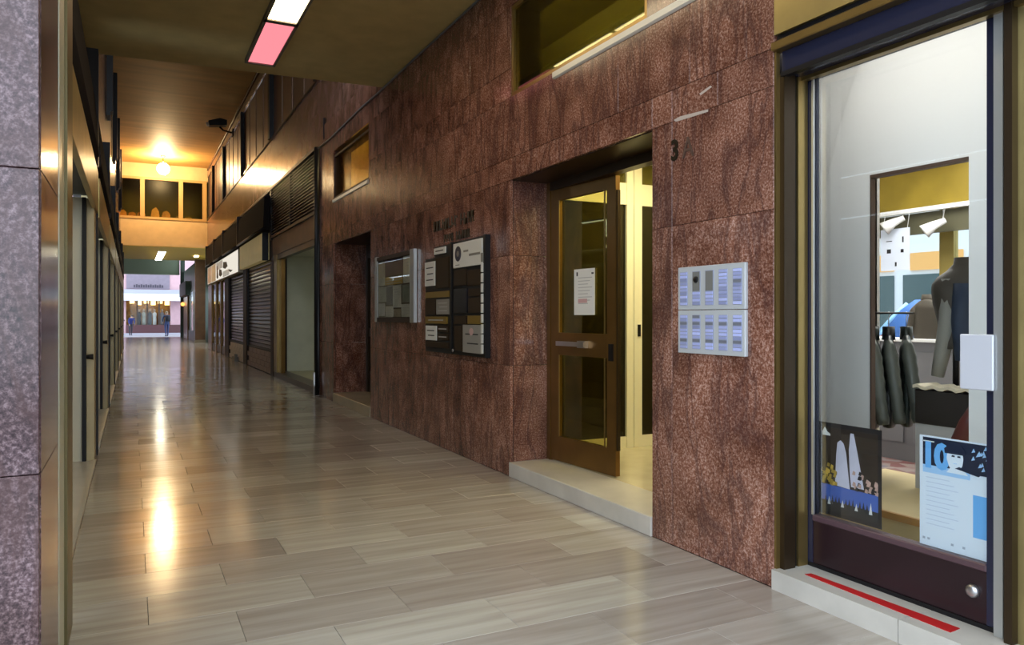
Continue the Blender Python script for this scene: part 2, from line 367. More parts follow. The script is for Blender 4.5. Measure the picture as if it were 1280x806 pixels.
lr = tag(box('ceiling_lamp', (3.365, 4.0, 4.44), (3.42, 7.2, 4.498), emitter('room_tube', (1, .90, .55), L_ROOM*14)), 'flat lamp in the olive room above the entrance', 'lamp')
window(2, W2[0], W2[1], WZ[0], 4.17, 'small lit window with orange curtain above the dark entrance', glass('amber_glass', (.95, .9, .7), .6), DARKW)
struct(room('wall_room_amber', W+.30, 4.4, 10.5, 15.5, 3.3, 4.5, mat('amber_wall', (.62, .46, .14), .6)), 'amber room behind the small window')
tag(box('ceiling_lamp', (3.365, 10.6, 4.45), (3.40, 15.2, 4.498), emitter('room_tube2', (1, .78, .34), L_ROOM*12)), 'flat lamp in the amber room behind the small window', 'lamp')
cur = []
for i in range(15): cur.append((3.52+.03*(i % 2), 11.35+i*.05))
tag(prism('curtain', [(x, y) for x, y in cur]+[(x+.02, y) for x, y in reversed(cur)], 'Z', 3.302, 4.2, mat('orange_cloth', (.42, .10, .015), .8)), 'rust orange curtain inside the small lit window', 'curtain')

# ------------------------------------------------------------------ entrance door with its lobby
LB = thing('door_1', (3.46, 5.1, .13), 'bronze framed glass entrance door, one leaf ajar', None, None, None, 'structure')
XD = 3.44
box('frame_post', (XD, D1[1]-.06, .13), (XD+.10, D1[1]+.02, DZ), BRONZE, LB); box('frame_post', (XD, D1[0]-.02, .13), (XD+.10, D1[0]+.06, DZ), BRONZE, LB)
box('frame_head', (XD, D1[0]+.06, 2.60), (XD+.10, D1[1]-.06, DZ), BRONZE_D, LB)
def leaf(hx, hy, ang, wd, sgn, z0=.14, z1=2.60, glassm=GL_BRONZE):
    """leaf hinged at (hx,hy); runs along sgn*Y turned by ang; one part 'leaf' with its pieces as sub-parts"""
    d = Vector((math.sin(ang), sgn*math.cos(ang), 0)); nrm = Vector((d.y, -d.x, 0))*(1 if sgn < 0 else -1)   # nrm points to -X side
    h0 = Vector((hx, hy, 0))
    def lb(name, u0, u1, w0, w1, za, zb, m, parent, bev=0):
        V = []
        for z in (za, zb):
            for u, w in ((u0, w0), (u1, w0), (u1, w1), (u0, w1)): p = h0+d*u+nrm*w; V.append((p.x, p.y, z))
        o = mesh(name, V, BOXF, m, parent); bm = bmesh.new(); bm.from_mesh(o.data); bmesh.ops.recalc_face_normals(bm, faces=bm.faces); bm.to_mesh(o.data); bm.free(); return o
    st, t = .115, .022
    L0 = lb('leaf', 0, st, -t, t, z0, z1, BRONZE, LB); L0['label'] = 'bronze door leaf with two tinted panes'
    lb('leaf_stile', wd-st, wd, -t, t, z0, z1, BRONZE, L0)
    lb('leaf_rail', st, wd-st, -t, t, z0, z0+.22, BRONZE, L0); lb('leaf_rail', st, wd-st, -t, t, z1-.10, z1, BRONZE, L0); lb('leaf_rail', st, wd-st, -t, t, 1.10, 1.30, BRONZE, L0)
    lb('pane', st, wd-st, -.004, .004, z0+.22, 1.10, glassm, L0); lb('pane', st, wd-st, -.004, .004, 1.30, z1-.10, glassm, L0)
    for u in (st+.02, wd-st-.02):
        lb('glazing_bead', u-.012, u+.004, t, t+.006, z0+.22, 1.10, BRASS, L0); lb('glazing_bead', u-.012, u+.004, t, t+.006, 1.30, z1-.10, BRASS, L0)
    return lb, L0
lb, L0 = leaf(XD+.03, D1[1]-.065, math.radians(5), .93, -1)
lb('push_bar', .15, .56, .055, .075, 1.185, 1.225, STEEL, L0); lb('bar_bracket', .45, .56, .02, .06, 1.175, 1.235, STEEL, L0)
lb('lock_case', .85, .90, .022, .036, 1.08, 1.22, BLACKM, L0); lb('latch_edge', .93, .945, -.015, .015, .35, 2.48, BRONZE_D, L0)
nt1 = lb('door_notice', .34, .635, .006, .009, 1.46, 1.86, WHITE_P, None); tag(nt1, 'white printed notice taped inside the glass of the entrance door', 'notice')
for k in range(9):
    z = 1.78-.028*k; lb('print_line', .40, .60-.03*(k % 3), .009, .0095, z, z+.006, mat('grey_print', (.45, .45, .45), .6), nt1)
lb('print_mark', .375, .395, .009, .0095, 1.80, 1.835, BLK, nt1); lb('print_mark', .59, .62, .009, .0095, 1.81, 1.825, BLK, nt1)
lb('print_stamp', .40, .53, .009, .0096, 1.565, 1.60, mat('pink_print', (.62, .38, .38), .6), nt1)
leaf(XD+.03, D1[0]+.065, math.radians(86), .93, 1)
# lobby shell
struct(boxes('wall_lobby', [((5.02, 3.98, .1), (5.07, 9.2, 3.05)), ((3.54, 3.93, .1), (5.07, 3.98, 3.05)), ((3.4, 9.2, .1), (5.07, 9.25, 3.05)), ((3.40, 6.22, .1), (3.44, 9.2, 3.05))], mat('lobby_wall', (.62, .55, .28), .6)), 'yellowish plaster walls of the lobby')
struct(box('ceiling_lobby', (3.4, 3.93, 3.05), (5.07, 9.25, 3.1), WHITE), 'white lobby ceiling')
struct(box('floor_lobby', (3.502, 3.98, .0), (5.02, 9.2, .128), YSTONE), 'cream marble lobby floor')
# cream glazed screen across the left of the lobby
SY = 6.30
sc = thing('door_2', (4.3, SY, .13), 'cream painted glazed screen inside the lobby', None, None, None, 'structure')
def sx_(px, py): return onY(px, py, SY)
zb = sx_(790, 545)[1]; zt0 = sx_(775, 255)[1]; zt1 = sx_(775, 228)[1]
xa, xb = sx_(783, 400)[0], sx_(802, 400)[0]
box('screen_rail', (3.47, SY, .13), (5.01, SY+.05, zb), CREAMP, sc); box('screen_rail', (3.47, SY, zt0), (5.01, SY+.05, zt1), CREAMP, sc); box('screen_rail', (3.47, SY, 2.99), (5.01, SY+.05, 3.045), CREAMP, sc)
for a, b in ((xa, (xa+xb)/2-.012), ((xa+xb)/2-.004, xb), (3.47, 3.53), (4.95, 5.01)):
    box('screen_stile', (a, SY-.008, .13), (b, SY+.055, 3.045), CREAMP, sc)
box('screen_stile', ((xa+xb)/2-.012, SY+.005, .13), ((xa+xb)/2-.004, SY+.05, 3.045), BRASS, sc)
for a, b in ((3.53, xa), (xb, 4.95)):
    box('pane', (a, SY+.022, zb), (b, SY+.028, zt0), GL_DARK, sc); box('pane', (a, SY+.022, zt1), (b, SY+.028, 2.99), GL_OLIVE, sc)
hx, hz = sx_(798, 413)
box('lock_plate', (hx-.016, SY-.02, hz-.06), (hx+.016, SY-.007, hz+.06), BLACKM, sc)
tag(box('ceiling_lamp', (3.9, 4.5, 3.0), (4.5, 5.7, 3.049), emitter('lobby_lamp', (1, .88, .52), L_LOBBY)), 'flat square lamp on the lobby ceiling', 'lamp')
tag(box('ceiling_lamp', (3.9, 7.0, 3.0), (4.5, 7.8, 3.049), emitter('lobby_fill_back', (1, .88, .45), L_LOBBY*.35)), 'added fill lamp behind the glazed lobby screen', 'lamp')  # unseen lamp added to brighten the room behind the screen
cab = thing('mailbox_unit', (4.25, 8.2, .128), 'dark olive mailbox cabinet behind the lobby screen', 'cabinet')
box('body', (3.6, 8.8, .128), (4.9, 9.19, 2.1), mat('olive_cabinet', (.26, .21, .05), .5), cab)
for i in range(4):
    for k in range(5): box('letter_flap', (3.66+.3*i, 8.785, .45+.3*k), (3.92+.3*i, 8.80, .70+.3*k), MATS['olive_cabinet'], cab, .004)

# ------------------------------------------------------------------ dark entrance further on
dd = thing('door_3', (3.66, 11.8, .15), 'dark bronze double door in the unlit entrance', None, None, None, 'structure')
box('frame_head', (3.62, D2[0], 2.45), (3.72, D2[1], DZ), BRONZE_D, dd)
for a, b in ((D2[0], D2[0]+.1), (D2[1]-.1, D2[1]), (11.73, 11.82)): box('frame_post', (3.62, a, .15), (3.72, b, 2.45), BRONZE_D, dd)
for a, b in ((D2[0]+.1, 11.73), (11.82, D2[1]-.1)):
    box('leaf_rail', (3.64, a, .15), (3.69, b, .5), BRONZE_D, dd); box('leaf_rail', (3.64, a, 1.1), (3.69, b, 1.25), BRONZE_D, dd)
    box('pane', (3.66, a, .5), (3.668, b, 1.1), GL_DARK, dd); box('pane', (3.66, a, 1.25), (3.668, b, 2.45), GL_DARK, dd)
struct(room('wall_room_dark', 3.75, 5.0, 10.5, 13.2, .12, 2.8, DARKROOM), 'unlit hallway behind the dark entrance')

# ------------------------------------------------------------------ lettering, house number, intercom, boards on the right wall
BRZ_L = mat('dark_letter', (.03, .022, .012), .4, .5)
for s_, pts in (('3', (839, 201)), ('A', (853.5, 198))):
    yy, zz = onX(*pts, W); n_ = wall_text('house_number', s_, .18, W+.001, yy, zz, BRZ_L if s_ == '3' else mat('faint_letter', (.10, .055, .04), .5), None, .008, .88, 1.0, .004 if s_ == '3' else 0)
    tag(n_, 'dark numeral 3 fixed on the granite by the entrance' if s_ == '3' else 'worn letter A after the house number on the granite', 'house number')
yy, zz = onX(541.5, 288, W)
wl = thing('wall_lettering', (W, 7.5, 2.38), 'two lines of small dark bronze letters above the directory boards', 'lettering')
rl = random.Random(3)
def worn_line(y, z, hgt, n, gap_at):
    for k in range(n):                                        # letters too worn to read: upright strokes with a cross stroke
        w_ = rl.uniform(.06, .085)*hgt/.12
        if k == gap_at: y -= .07
        bars = [((W-.006, y-.02, z), (W+.002, y, z+hgt)), ((W-.006, y-w_, z+rl.choice((0, .4, .75))*hgt), (W+.002, y-.018, z+rl.choice((.2, .5, .95))*hgt))]
        if rl.random() < .6: bars.append(((W-.006, y-w_, z), (W+.002, y-w_+.018, z+hgt*rl.choice((.5, 1)))))
        boxes('letter', bars, BRZ_L, wl); y -= w_+.022
worn_line(8.10, 2.40, .115, 12, 8); worn_line(7.78, 2.255, .085, 9, 4)

for q in (((842, 150), (850, 145.5), (885, 136.5), (885, 139.5), (862, 147), (845, 152)), ((874, 117), (888, 107), (890, 108.5), (876, 119))):
    prism('scrape_mark', [onX(a, b, W) for a, b in q], 'X', W-.0004, W+.004, mat('scrape_white', (.55, .47, .42), .7), wall_r)
ip = thing('intercom_panel', (W, 3.48, 1.22), 'silver intercom panel with columns of name buttons on the granite', 'intercom')
IY0, IY1, IZ0, IZ1 = 3.189, 3.767, 1.224, 1.750
mid = (IZ0+IZ1)/2
SILV = mat('intercom_silver', (.60, .63, .66), .38, .15)
TAG_M = mat('name_tag_blue', (.45, .50, .84), .4, rand=.35); TAG_D = mat('name_tag_grey', (.20, .21, .25), .4); SLOT = mat('button_recess', (.36, .39, .52), .5)
box('panel_plate', (W-.022, IY0, mid+.002), (W+.002, IY1, IZ1), SILV, ip, .003); box('panel_plate', (W-.022, IY0, IZ0), (W+.002, IY1, mid-.002), SILV, ip, .003)
cw = (IY1-IY0)/5
for r in range(2):
    zlo, zhi = (mid+.028, IZ1-.03) if r == 0 else (IZ0+.028, mid-.03)
    for c in range(5):
        yc = IY1-cw*(c+.5); colp = box('button_column', (W-.0245, yc-.036, zlo), (W-.021, yc+.036, zhi), SLOT, ip)
        n = 10; hgt = (zhi-zlo)/n
        top_skip = 6 if (r == 0 and c in (1, 2)) else 0
        if top_skip:
            g_ = box('speaker_grille', (W-.027, yc-.031, zhi-hgt*6+.004), (W-.023, yc+.031, zhi-.004), mat('grille_grey', (.20, .20, .19), .5), colp)
            if c == 1: tube('camera_lens', [(W-.026, yc, zhi-.05), (W-.034, yc, zhi-.05)], [.022, .018], BLACKM, colp)
        for k in range(top_skip, n):
            dark = (r == 0 and c == 4 and k == 3) or (r == 1 and (k in (2, 7) or (c == 1 and k == 0)))
            box('name_tag', (W-.0275, yc-.031, zhi-hgt*(k+1)+.0025), (W-.024, yc+.031, zhi-hgt*k-.0025), TAG_D if dark else TAG_M, colp)

def rect_px(x0, y0, x1, y1, X=W):
    """pixel box on the wall plane -> (ya,yb,za,zb) using the centre line for heights"""
    ya, _ = onX(x0, y0, X); yb, _ = onX(x1, y0, X); _, z0 = onX((x0+x1)/2, y1, X); _, z1 = onX((x0+x1)/2, y0, X)
    return min(ya, yb), max(ya, yb), z0, z1
# notice case
nc = thing('notice_case', (W, 9.47, 1.37), 'glazed notice case with silver side rails and pinned sheets', 'notice board')
box('back_board', (W-.03, 8.68, 1.38), (W+.002, 10.27, 2.24), mat('case_back', (.07, .05, .03), .7), nc)
box('side_rail', (W-.05, 8.66, 1.37), (W, 8.80, 2.26), ALU, nc, .006); box('side_rail', (W-.05, 10.17, 1.37), (W, 10.28, 2.26), ALU, nc, .006)
box('case_rail', (W-.05, 8.80, 2.20), (W, 10.17, 2.25), DARKW, nc); box('case_rail', (W-.05, 8.80, 1.37), (W, 10.17, 1.43), DARKW, nc)
box('pane', (W-.044, 8.80, 1.43), (W-.042, 10.17, 2.20), glass('case_glass', (.97, .98, .97), .3), nc)
SHEETS = [(10.14, 9.86, 1.86, 2.18, (.34, .33, .26)), (9.84, 9.10, 1.98, 2.19, (.05, .03, .05)), (9.08, 8.83, 1.86, 2.19, (.44, .43, .36)), (9.84, 9.12, 1.86, 1.96, (.33, .21, .04)),
          (10.14, 9.80, 1.64, 1.84, (.22, .22, .19)), (9.78, 9.52, 1.60, 1.84, (.08, .08, .10)), (9.50, 9.18, 1.56, 1.84, (.42, .41, .36)), (9.12, 8.84, 1.62, 1.84, (.12, .13, .10)),
          (10.14, 9.86, 1.45, 1.62, (.32, .31, .30)), (9.82, 9.50, 1.44, 1.58, (.38, .36, .32)), (9.48, 9.20, 1.44, 1.54, (.24, .20, .14)), (9.16, 8.84, 1.44, 1.60, (.38, .38, .33))]
SLAB = ['pale sheet', 'wide black poster', 'cream sheet', 'ochre strip', 'grey sheet', 'dark photo sheet', 'pale letter sheet', 'dark green sheet', 'lilac grey sheet', 'plain pale sheet', 'brown picture sheet', 'pale lower sheet']
SWH = ['at the top beside the thin rail', 'at the top', 'at the top beside the broad rail', 'under the black poster', 'under the pale top sheet', 'in the middle row', 'right of the dark photo sheet', 'beside the broad rail', 'in the bottom corner by the thin rail', 'between the lilac and brown sheets', 'in the bottom row', 'in the bottom corner by the broad rail']
for i, (ya, yb, z0, z1, cc) in enumerate(SHEETS):
    o = box('notice_sheet', (W-.036, yb, z0), (W-.029, ya, z1), mat('sheet_%d' % i, tuple(v*1.5 for v in cc), .6, var=.25), None)
    tag(o, '%s pinned in the notice case %s' % (SLAB[i], SWH[i]), 'notice', 'sheets in the notice case')
    if cc[0] > .3:
        for k in range(3): box('print_line', (W-.0372, yb+.04, z1-.05-.035*k), (W-.0355, ya-.04-.03*k, z1-.043-.035*k), mat('grey_print', (.45, .45, .45), .6), o)
# directory boards
bl = thing('directory_board', (W, 7.89, 1.06), 'black directory board with ochre and dark nameplates, nearer the notice case', 'directory board')
br = thing('directory_board', (W, 7.02, 1.06), 'black directory board topped by a large white plate', 'directory board')
box('backing', (W-.03, 7.505, 1.05), (W+.001, 8.29, 2.10), BLACKM, bl); box('backing', (W-.03, 7.505, 2.10), (W+.001, 7.98, 2.22), BLACKM, bl)
box('backing', (W-.035, 6.60, 1.05), (W+.0002, 7.45, 2.225), BLACKM, br)
box('edge_rail', (W-.05, 7.452, 1.05), (W, 7.50, 2.23), BLACKM, br); box('edge_rail', (W-.055, 6.58, 1.05), (W, 6.62, 2.23), BLACKM, br)
P_BRASS = mat('plate_ochre', (.28, .18, .03), .35, .4); P_DARK = mat('plate_dark', (.030, .018, .009), .5, 0, .2); P_GREY = mat('plate_grey', (.26, .25, .23), .35); P_WHITE = mat('plate_white', (.78, .79, .77), .45)
def plate(x0, y0, x1, y1, m, parent, t=.045, lines=0, lm=None):
    a, b, z0, z1 = rect_px(x0, y0, x1, y1)
    o = box('nameplate', (W-t, a, z0), (W-.028, b, z1), m, parent, .002)
    for k in range(lines): zz = z1-(z1-z0)*(k+1)/(lines+1); box('print_line', (W-t-.001, a+(b-a)*.15, zz-.006), (W-t+.001, b-(b-a)*(.15+.1*(k % 2)), zz+.006), lm or BLK, o)
    return o
P1 = [(547, 309.5, 561, 317.5, P_WHITE, 1), (535.5, 327.5, 548, 357.5, P_WHITE, 3), (549, 322, 565.5, 360, P_DARK, 0), (536, 364.5, 566, 372, P_BRASS, 0), (536, 374, 549, 393, P_DARK, 0), (550, 374, 566, 393, P_GREY, 3), (536, 395.5, 563, 404.5, P_BRASS, 1), (536.5, 407, 549.5, 425, P_WHITE, 2), (551, 407, 565, 415, P_DARK, 1), (551, 417, 565, 425, P_DARK, 1), (536, 427, 565, 434, P_DARK, 0)]
for a in P1: plate(*a[:5], bl, .045, a[5], mat('grey_print', (.45, .45, .45), .6) if a[4] is not P_WHITE else BLK)
P2_ = [(572, 301.5, 608, 333, P_WHITE, 0), (573, 337, 588, 357, P_DARK, 0), (590, 337, 607, 357, P_DARK, 0), (572.5, 360.5, 589, 391, mat('plate_black', (.012, .011, .018), .25), 0), (591, 360.5, 607, 370, P_DARK, 0), (591, 372, 607, 391, P_DARK, 0), (590, 394.5, 607, 405, P_BRASS, 0), (573, 394.5, 588, 405, P_DARK, 0), (573, 407, 583, 438, P_DARK, 0), (584, 406, 607, 441, mat('plate_steel', (.40, .39, .37), .35, .3), 2)]
big = None
for i, a in enumerate(P2_):
    o = plate(*a[:5], br, .05, a[5]); big = big or o
    if i == 9: steelp = o
a_, b_, z0_, z1_ = rect_px(574.5, 308, 582, 327)
yc, zc = (a_+b_)/2, (z0_+z1_)/2
pts = [(yc+(b_-a_)/2*math.cos(t*math.pi/12), zc+(z1_-z0_)/2*math.sin(t*math.pi/12)) for t in range(24)]
prism('emblem', pts, 'X', W-.053, W-.049, mat('emblem_navy', (.03, .03, .06), .4), big)
pts = [(yc+(b_-a_)/5*math.cos(t*math.pi/6), zc+(z1_-z0_)/5*math.sin(t*math.pi/6)) for t in range(12)]
prism('emblem_centre', pts, 'X', W-.0545, W-.0525, P_GREY, big)
for q in ((585, 312.5, 591, 315), (592, 316, 606, 319), (575, 331, 580, 332)):
    a_, b_, z0_, z1_ = rect_px(*q); box('print_line', (W-.0515, a_, z0_), (W-.049, b_, z1_), P_GREY, big)
a_, b_, z0_, z1_ = rect_px(592.5, 410, 597.5, 419); yc, zc = (a_+b_)/2, (z0_+z1_)/2
prism('emblem', [(yc+(b_-a_)/2*math.cos(t*math.pi/8), zc+(z1_-z0_)/2*math.sin(t*math.pi/8)) for t in range(16)], 'X', W-.053, W-.049, mat('emblem_rose', (.62, .42, .42), .4), steelp)
for k in range(10):
    z = 1.09+.098*k; box('edge_tag', (W-.060, 6.622, z), (W-.03, 6.675, z+.085), P_WHITE if k < 9 else P_GREY, br, .002)
tube('screw_cap', [(W-.05, 7.40, 1.09), (W-.058, 7.40, 1.09)], .018, STEEL, br)
# ------------------------------------------------------------------ near shop: step, fascia, door and what is seen through it
YN = .2
struct(boxes('trim_5', [((W-.02, 2.252, 0), (3.42, YS-.004, .105)), ((W-.02, YN, 0), (3.42, 2.248, .105))], STONE), 'white marble step of the shop')
def zt(px, py, z=.107): return onZ(px, py, z)
q = [zt(1006, 717.5), zt(1014, 716.5), zt(1200, 785), zt(1188, 790)]
tag(prism('red_tape_strip', [q[0], q[1], q[2], q[3]], 'Z', .1045, .1075, RED), 'long strip of red tape on the shop step', 'tape')
sf = thing('shop_fascia', (W, 1.7, 2.85), 'gold metal fascia over the shop door', 'fascia')
box('fascia_panel', (W-.01, 1.62, 2.94), (W+.05, YS-.012, 3.895), GOLD, sf); box('fascia_panel', (W-.01, YN, 2.94), (W+.05, 1.612, 3.895), GOLD, sf)
box('fascia_groove', (W+.012, YN, 2.90), (W+.06, YS-.012, 2.94), BLACKM, sf); box('fascia_moulding', (W-.03, YN, 2.855), (W+.06, YS-.004, 2.90), BRASS, sf, .006)
st = thing('shutter_box', (W+.1, 1.7, 2.70), 'dark blue shutter housing above the shop door', 'shutter box')
box('housing', (W+.03, YN, 2.735), (W+.27, YS-.03, 2.853), NAVY, st); box('slot_lip', (W+.02, YN, 2.72), (W+.06, YS-.03, 2.745), BLACKM, st)
box('slot_lip', (W+.16, YN, 2.715), (W+.2, YS-.03, 2.74), BRASS, st)
XS = 3.30
ds = thing('door_4', (XS, 2.5, .107), 'tall shop door with dark frame and maroon kick panel', None, None, None, 'structure')
for (a, b, x0, x1, m) in ((2.955, 2.998, W+.03, W+.11, BRONZE_D), (2.975, 3.0, W+.11, XS-.05, BLACKM), (2.962, 2.998, XS-.10, XS-.03, BRASS), (2.985, 3.02, XS-.06, XS+.02, BRONZE)):
    box('jamb_strip', (x0, a, .106), (x1, b, 2.735), m, ds)
box('jamb_strip', (W+.004, 2.985, .106), (W+.03, 3.0, 2.853), BRASS, ds)
y0d, y1d = 1.99, 2.99
box('stile', (XS-.025, 2.935, .125), (XS+.025, y1d, 2.78), NAVY, ds); box('stile', (XS-.025, 1.955, .125), (XS+.025, 2.003, 2.78), NAVY, ds)
box('rail', (XS-.025, 2.003, 2.76), (XS+.025, 2.935, 2.82), NAVY, ds)
kp = box('kick_panel', (XS-.02, 2.003, .125), (XS+.02, 2.935, .35), MAROON, ds); box('panel_moulding', (XS-.03, 2.003, .35), (XS+.03, 2.935, .385), mat('maroon_moulding', (.09, .05, .06), .3), kp, .006)
box('threshold_strip', (XS-.03, 1.955, .104), (XS+.03, y1d, .125), BLACKM, ds)
yk, zk = onX(1217, 738, XS-.02); tube('lock_boss', [(XS-.018, yk, zk), (XS-.036, yk, zk), (XS-.042, yk, zk)], [.03, .028, .016], STEEL, kp, 16)
gpane = box('pane', (XS-.004, 2.003, .385), (XS+.004, 2.935, 2.76), GL_CLEAR, ds)
box('glazing_bead', (XS-.03, 2.925, .385), (XS-.02, 2.938, 2.76), ALU, ds)
pl_ = box('handle_plate', (XS-.075, 1.946, 1.135), (XS-.06, 2.09, 1.372), mat('plate_bright', (.72, .74, .82), .3, .3), ds, .004); box('handle_post', (XS-.062, 1.96, 1.16), (XS-.02, 2.0, 1.35), BLACKM, pl_)
for (a, b, x0, x1, m) in ((1.915, 1.953, XS-.06, XS+.02, ALU), (1.895, 1.913, XS-.05, XS+.02, BLACKM)):
    box('jamb_strip', (x0, a, .106), (x1, b, 2.735), m, ds)
# next bay of the shop: brass post and side window
sw = thing('window_3', (XS, 1.0, .107), 'brass framed side window of the shop', None, None, None, 'structure')
box('frame_post', (XS-.09, 1.860, .106), (XS+.02, 1.893, 2.735), BRONZE_D, sw); box('frame_post', (XS-.05, 1.80, .106), (XS+.02, 1.860, 2.735), GOLD, sw)
box('stall_riser', (XS-.06, YN, .106), (XS+.02, 1.80, .50), BRONZE, sw); box('sill', (XS-.10, YN, .50), (XS+.02, 1.80, .53), ALU, sw); box('pane', (XS-.02, YN, .53), (XS-.012, 1.80, 2.735), GL_CLEAR, sw)
# posters stuck to the glass
xp = XS+.012
pa = thing('window_poster', (xp, 2.73, .40), 'night poster with two white spires stuck to the shop door glass', 'poster')
y0p, y1p, z0p, z1p = 2.541, 2.925, .395, .885
def PQ(poly, m, name, off, par, r):    # poly in 0..1 (left-right, bottom-top) of the poster rectangle r
    ya, yb, za, zb_ = r
    return prism(name, [(ya-(ya-yb)*u, za+(zb_-za)*v) for u, v in poly], 'X', xp-off, xp-off+.0012, m, par)
RA = (y1p, y0p, z0p, z1p)
R4 = lambda u0, v0, u1, v1: [(u0, v0), (u1, v0), (u1, v1), (u0, v1)]
PQ(R4(0, 0, 1, 1), mat('poster_black', (.02, .018, .02), .4), 'sheet', .000, pa, RA)
PQ(R4(.05, .33, .95, .95), mat('poster_night', (.035, .024, .018), .4), 'print_area', .0018, pa, RA)
PQ(R4(.05, .16, .95, .33), mat('poster_blue', (.07, .14, .48), .4), 'print_area', .0018, pa, RA)
PQ(R4(.05, .05, .95, .16), mat('poster_dark', (.03, .03, .03), .4), 'print_area', .0018, pa, RA)
SPIRE = mat('poster_spire', (.62, .60, .72), .4, var=.15)
PQ([(.28, .34), (.52, .33), (.46, .70), (.42, .80), (.37, .83), (.32, .80), (.30, .66)], SPIRE, 'print_spire', .003, pa, RA); PQ([(.54, .36), (.74, .36), (.64, .72), (.58, .92), (.53, .92), (.505, .74), (.52, .50)], SPIRE, 'print_spire', .003, pa, RA)
rp = random.Random(5)
for k in range(60):
    lf = k % 2; u = rp.uniform(.05, .28) if lf else rp.uniform(.55, .92); v = .33+rp.random()**1.6*(.20 if lf else .18); c_ = rp.choice(['poster_gold', 'poster_gold', 'poster_black'] if lf else ['poster_pink', 'poster_pink', 'poster_black'])
    PQ([(u, v), (u+.045, v-.005), (u+.05, v+.03), (u+.015, v+.04)], mat(c_, (.45, .30, .05) if c_ == 'poster_gold' else (.55, .36, .30), .5), 'print_detail', .003+.0001*k, pa, RA)
for k in range(14):
    u = .10+.055*k; PQ([(u, .12), (u+.05, .12), (u+.03, .12+rp.uniform(.05, .12))], WHITE_P if k % 4 == 1 else MATS['poster_dark'], 'print_skyline', .003, pa, RA)
PQ([(.07, .90), (.11, .95), (.15, .90), (.20, .88), (.20, .86), (.07, .86)], WHITE_P, 'print_emblem', .003, pa, RA)
pb = thing('window_poster', (xp, 2.17, .38), 'white and sky blue poster with a big 10 and a portrait on the shop door', 'poster')
RB = (2.338, 2.004, .385, .895); SKY = mat('poster_sky', (.16, .46, .90), .4); PALE = mat('poster_pale', (.76, .84, .95), .4)
PQ(R4(0, 0, 1, 1), PALE, 'sheet', 0, pb, RB); PQ(R4(.05, .72, 1, .985), mat('poster_ink', (.012, .018, .045), .4), 'print_area', .0018, pb, RB)
PQ(R4(.05, .665, .72, .735), mat('poster_mid', (.38, .62, .93), .4), 'print_area', .002, pb, RB); PQ(R4(.76, .18, 1, .545), SKY, 'print_area', .0018, pb, RB)
wall_text('print_digits', '10', .155, xp-.0035, 2.328, .755, SKY, pb, .001, .9, .95, .008)
c0 = (.52, .835)
FACE = [(c0[0]+.115*math.cos(t*math.pi/12), c0[1]+.085*math.sin(t*math.pi/12)-(.02 if math.sin(t*math.pi/12) < -.5 else 0)) for t in range(24)]
PQ(FACE, PALE, 'print_face', .0052, pb, RB); PQ([(.38, .87), (.66, .87), (.67, .90), (.60, .965), (.46, .965), (.37, .91)], MATS['poster_ink'], 'print_hat', .0064, pb, RB)
PQ([(.40, .70), (.70, .70), (.62, .755), (.55, .765), (.46, .75)], PALE, 'print_collar', .0050, pb, RB); PQ([(.52, .745), (.58, .765), (.70, .745), (.86, .72), (.84, .708), (.62, .735)], MATS['poster_ink'], 'print_collar', .0058, pb, RB)
for u in (.475, .555): PQ([(u, .845), (u+.045, .845), (u+.04, .86), (u+.005, .86)], MATS['poster_ink'], 'print_eye', .0066, pb, RB)
PQ([(.50, .785), (.55, .785), (.55, .79), (.50, .79)], MATS['poster_mid'], 'print_mouth', .0066, pb, RB)
for k in range(12):
    u, v = rp.uniform(.70, .94), rp.uniform(.75, .95); PQ([(u, v), (u+.05, v+.01), (u+.03, v+.04)], MATS['poster_mid'], 'print_detail', .003+.0001*k, pb, RB)
PQ(R4(.06, .945, .22, .955), WHITE_P, 'print_line', .003, pb, RB)
for k in range(11): PQ(R4(.10, .62-.042*k, .44+.12*((k*7) % 3)/2, .626-.042*k), mat('poster_faint', (.58, .66, .80), .5), 'print_line', .003, pb, RB)
for u in (.05, .12, .46, .62): PQ(R4(u, .055, u+.035, .075), mat('poster_grey', (.40, .46, .55), .5), 'print_mark', .003, pb, RB)

# white display partition with a doorway into the shop
XP = 4.20
oy1, oz1 = onX(1088, 219, XP); oy0 = onX(1211, 222, XP)[0]
struct(boxes('wall_shop_partition', [((XP, oy1, .286), (XP+.03, 3.925, 3.3)), ((XP, 1.2, .286), (XP+.03, oy0, 3.3)), ((XP, oy0, oz1), (XP+.03, oy1, 3.3))], WHITE), 'white partition inside the shop')
dfm = thing('door_5', (XP, (oy0+oy1)/2, .3), 'brown edged doorway in the white partition', None, None, None, 'structure')
box('head_lining', (XP-.006, oy0, oz1-.022), (XP+.04, oy1, oz1), mat('brown_edge', (.07, .042, .03), .5), dfm); box('jamb_lining', (XP-.004, oy1-.010, .287), (XP+.034, oy1, oz1-.022), MATS['brown_edge'], dfm)
struct(boxes('wall_shop', [((3.36, 3.93, .1), (5.10, 3.96, 3.3)), ((5.09, 3.96, .1), (5.13, 8.6, 3.3)), ((5.1, 8.6, .1), (9.0, 8.64, 3.3)), ((3.5, -.9, .1), (9.0, -.86, 3.3)),
    ((8.9, -.86, .1), (8.95, 3.2, 3.3)), ((8.9, 3.2, .1), (8.95, 8.6, .9)), ((8.9, 7.6, .9), (8.95, 8.6, 3.3))], WHITE), 'white walls of the shop')
struct(box('ceiling_shop', (3.34, -.9, 3.3), (9.0, 8.64, 3.34), WHITE), 'white shop ceiling')
CARPET = mat('patterned_carpet', (.20, .15, .15), .9)
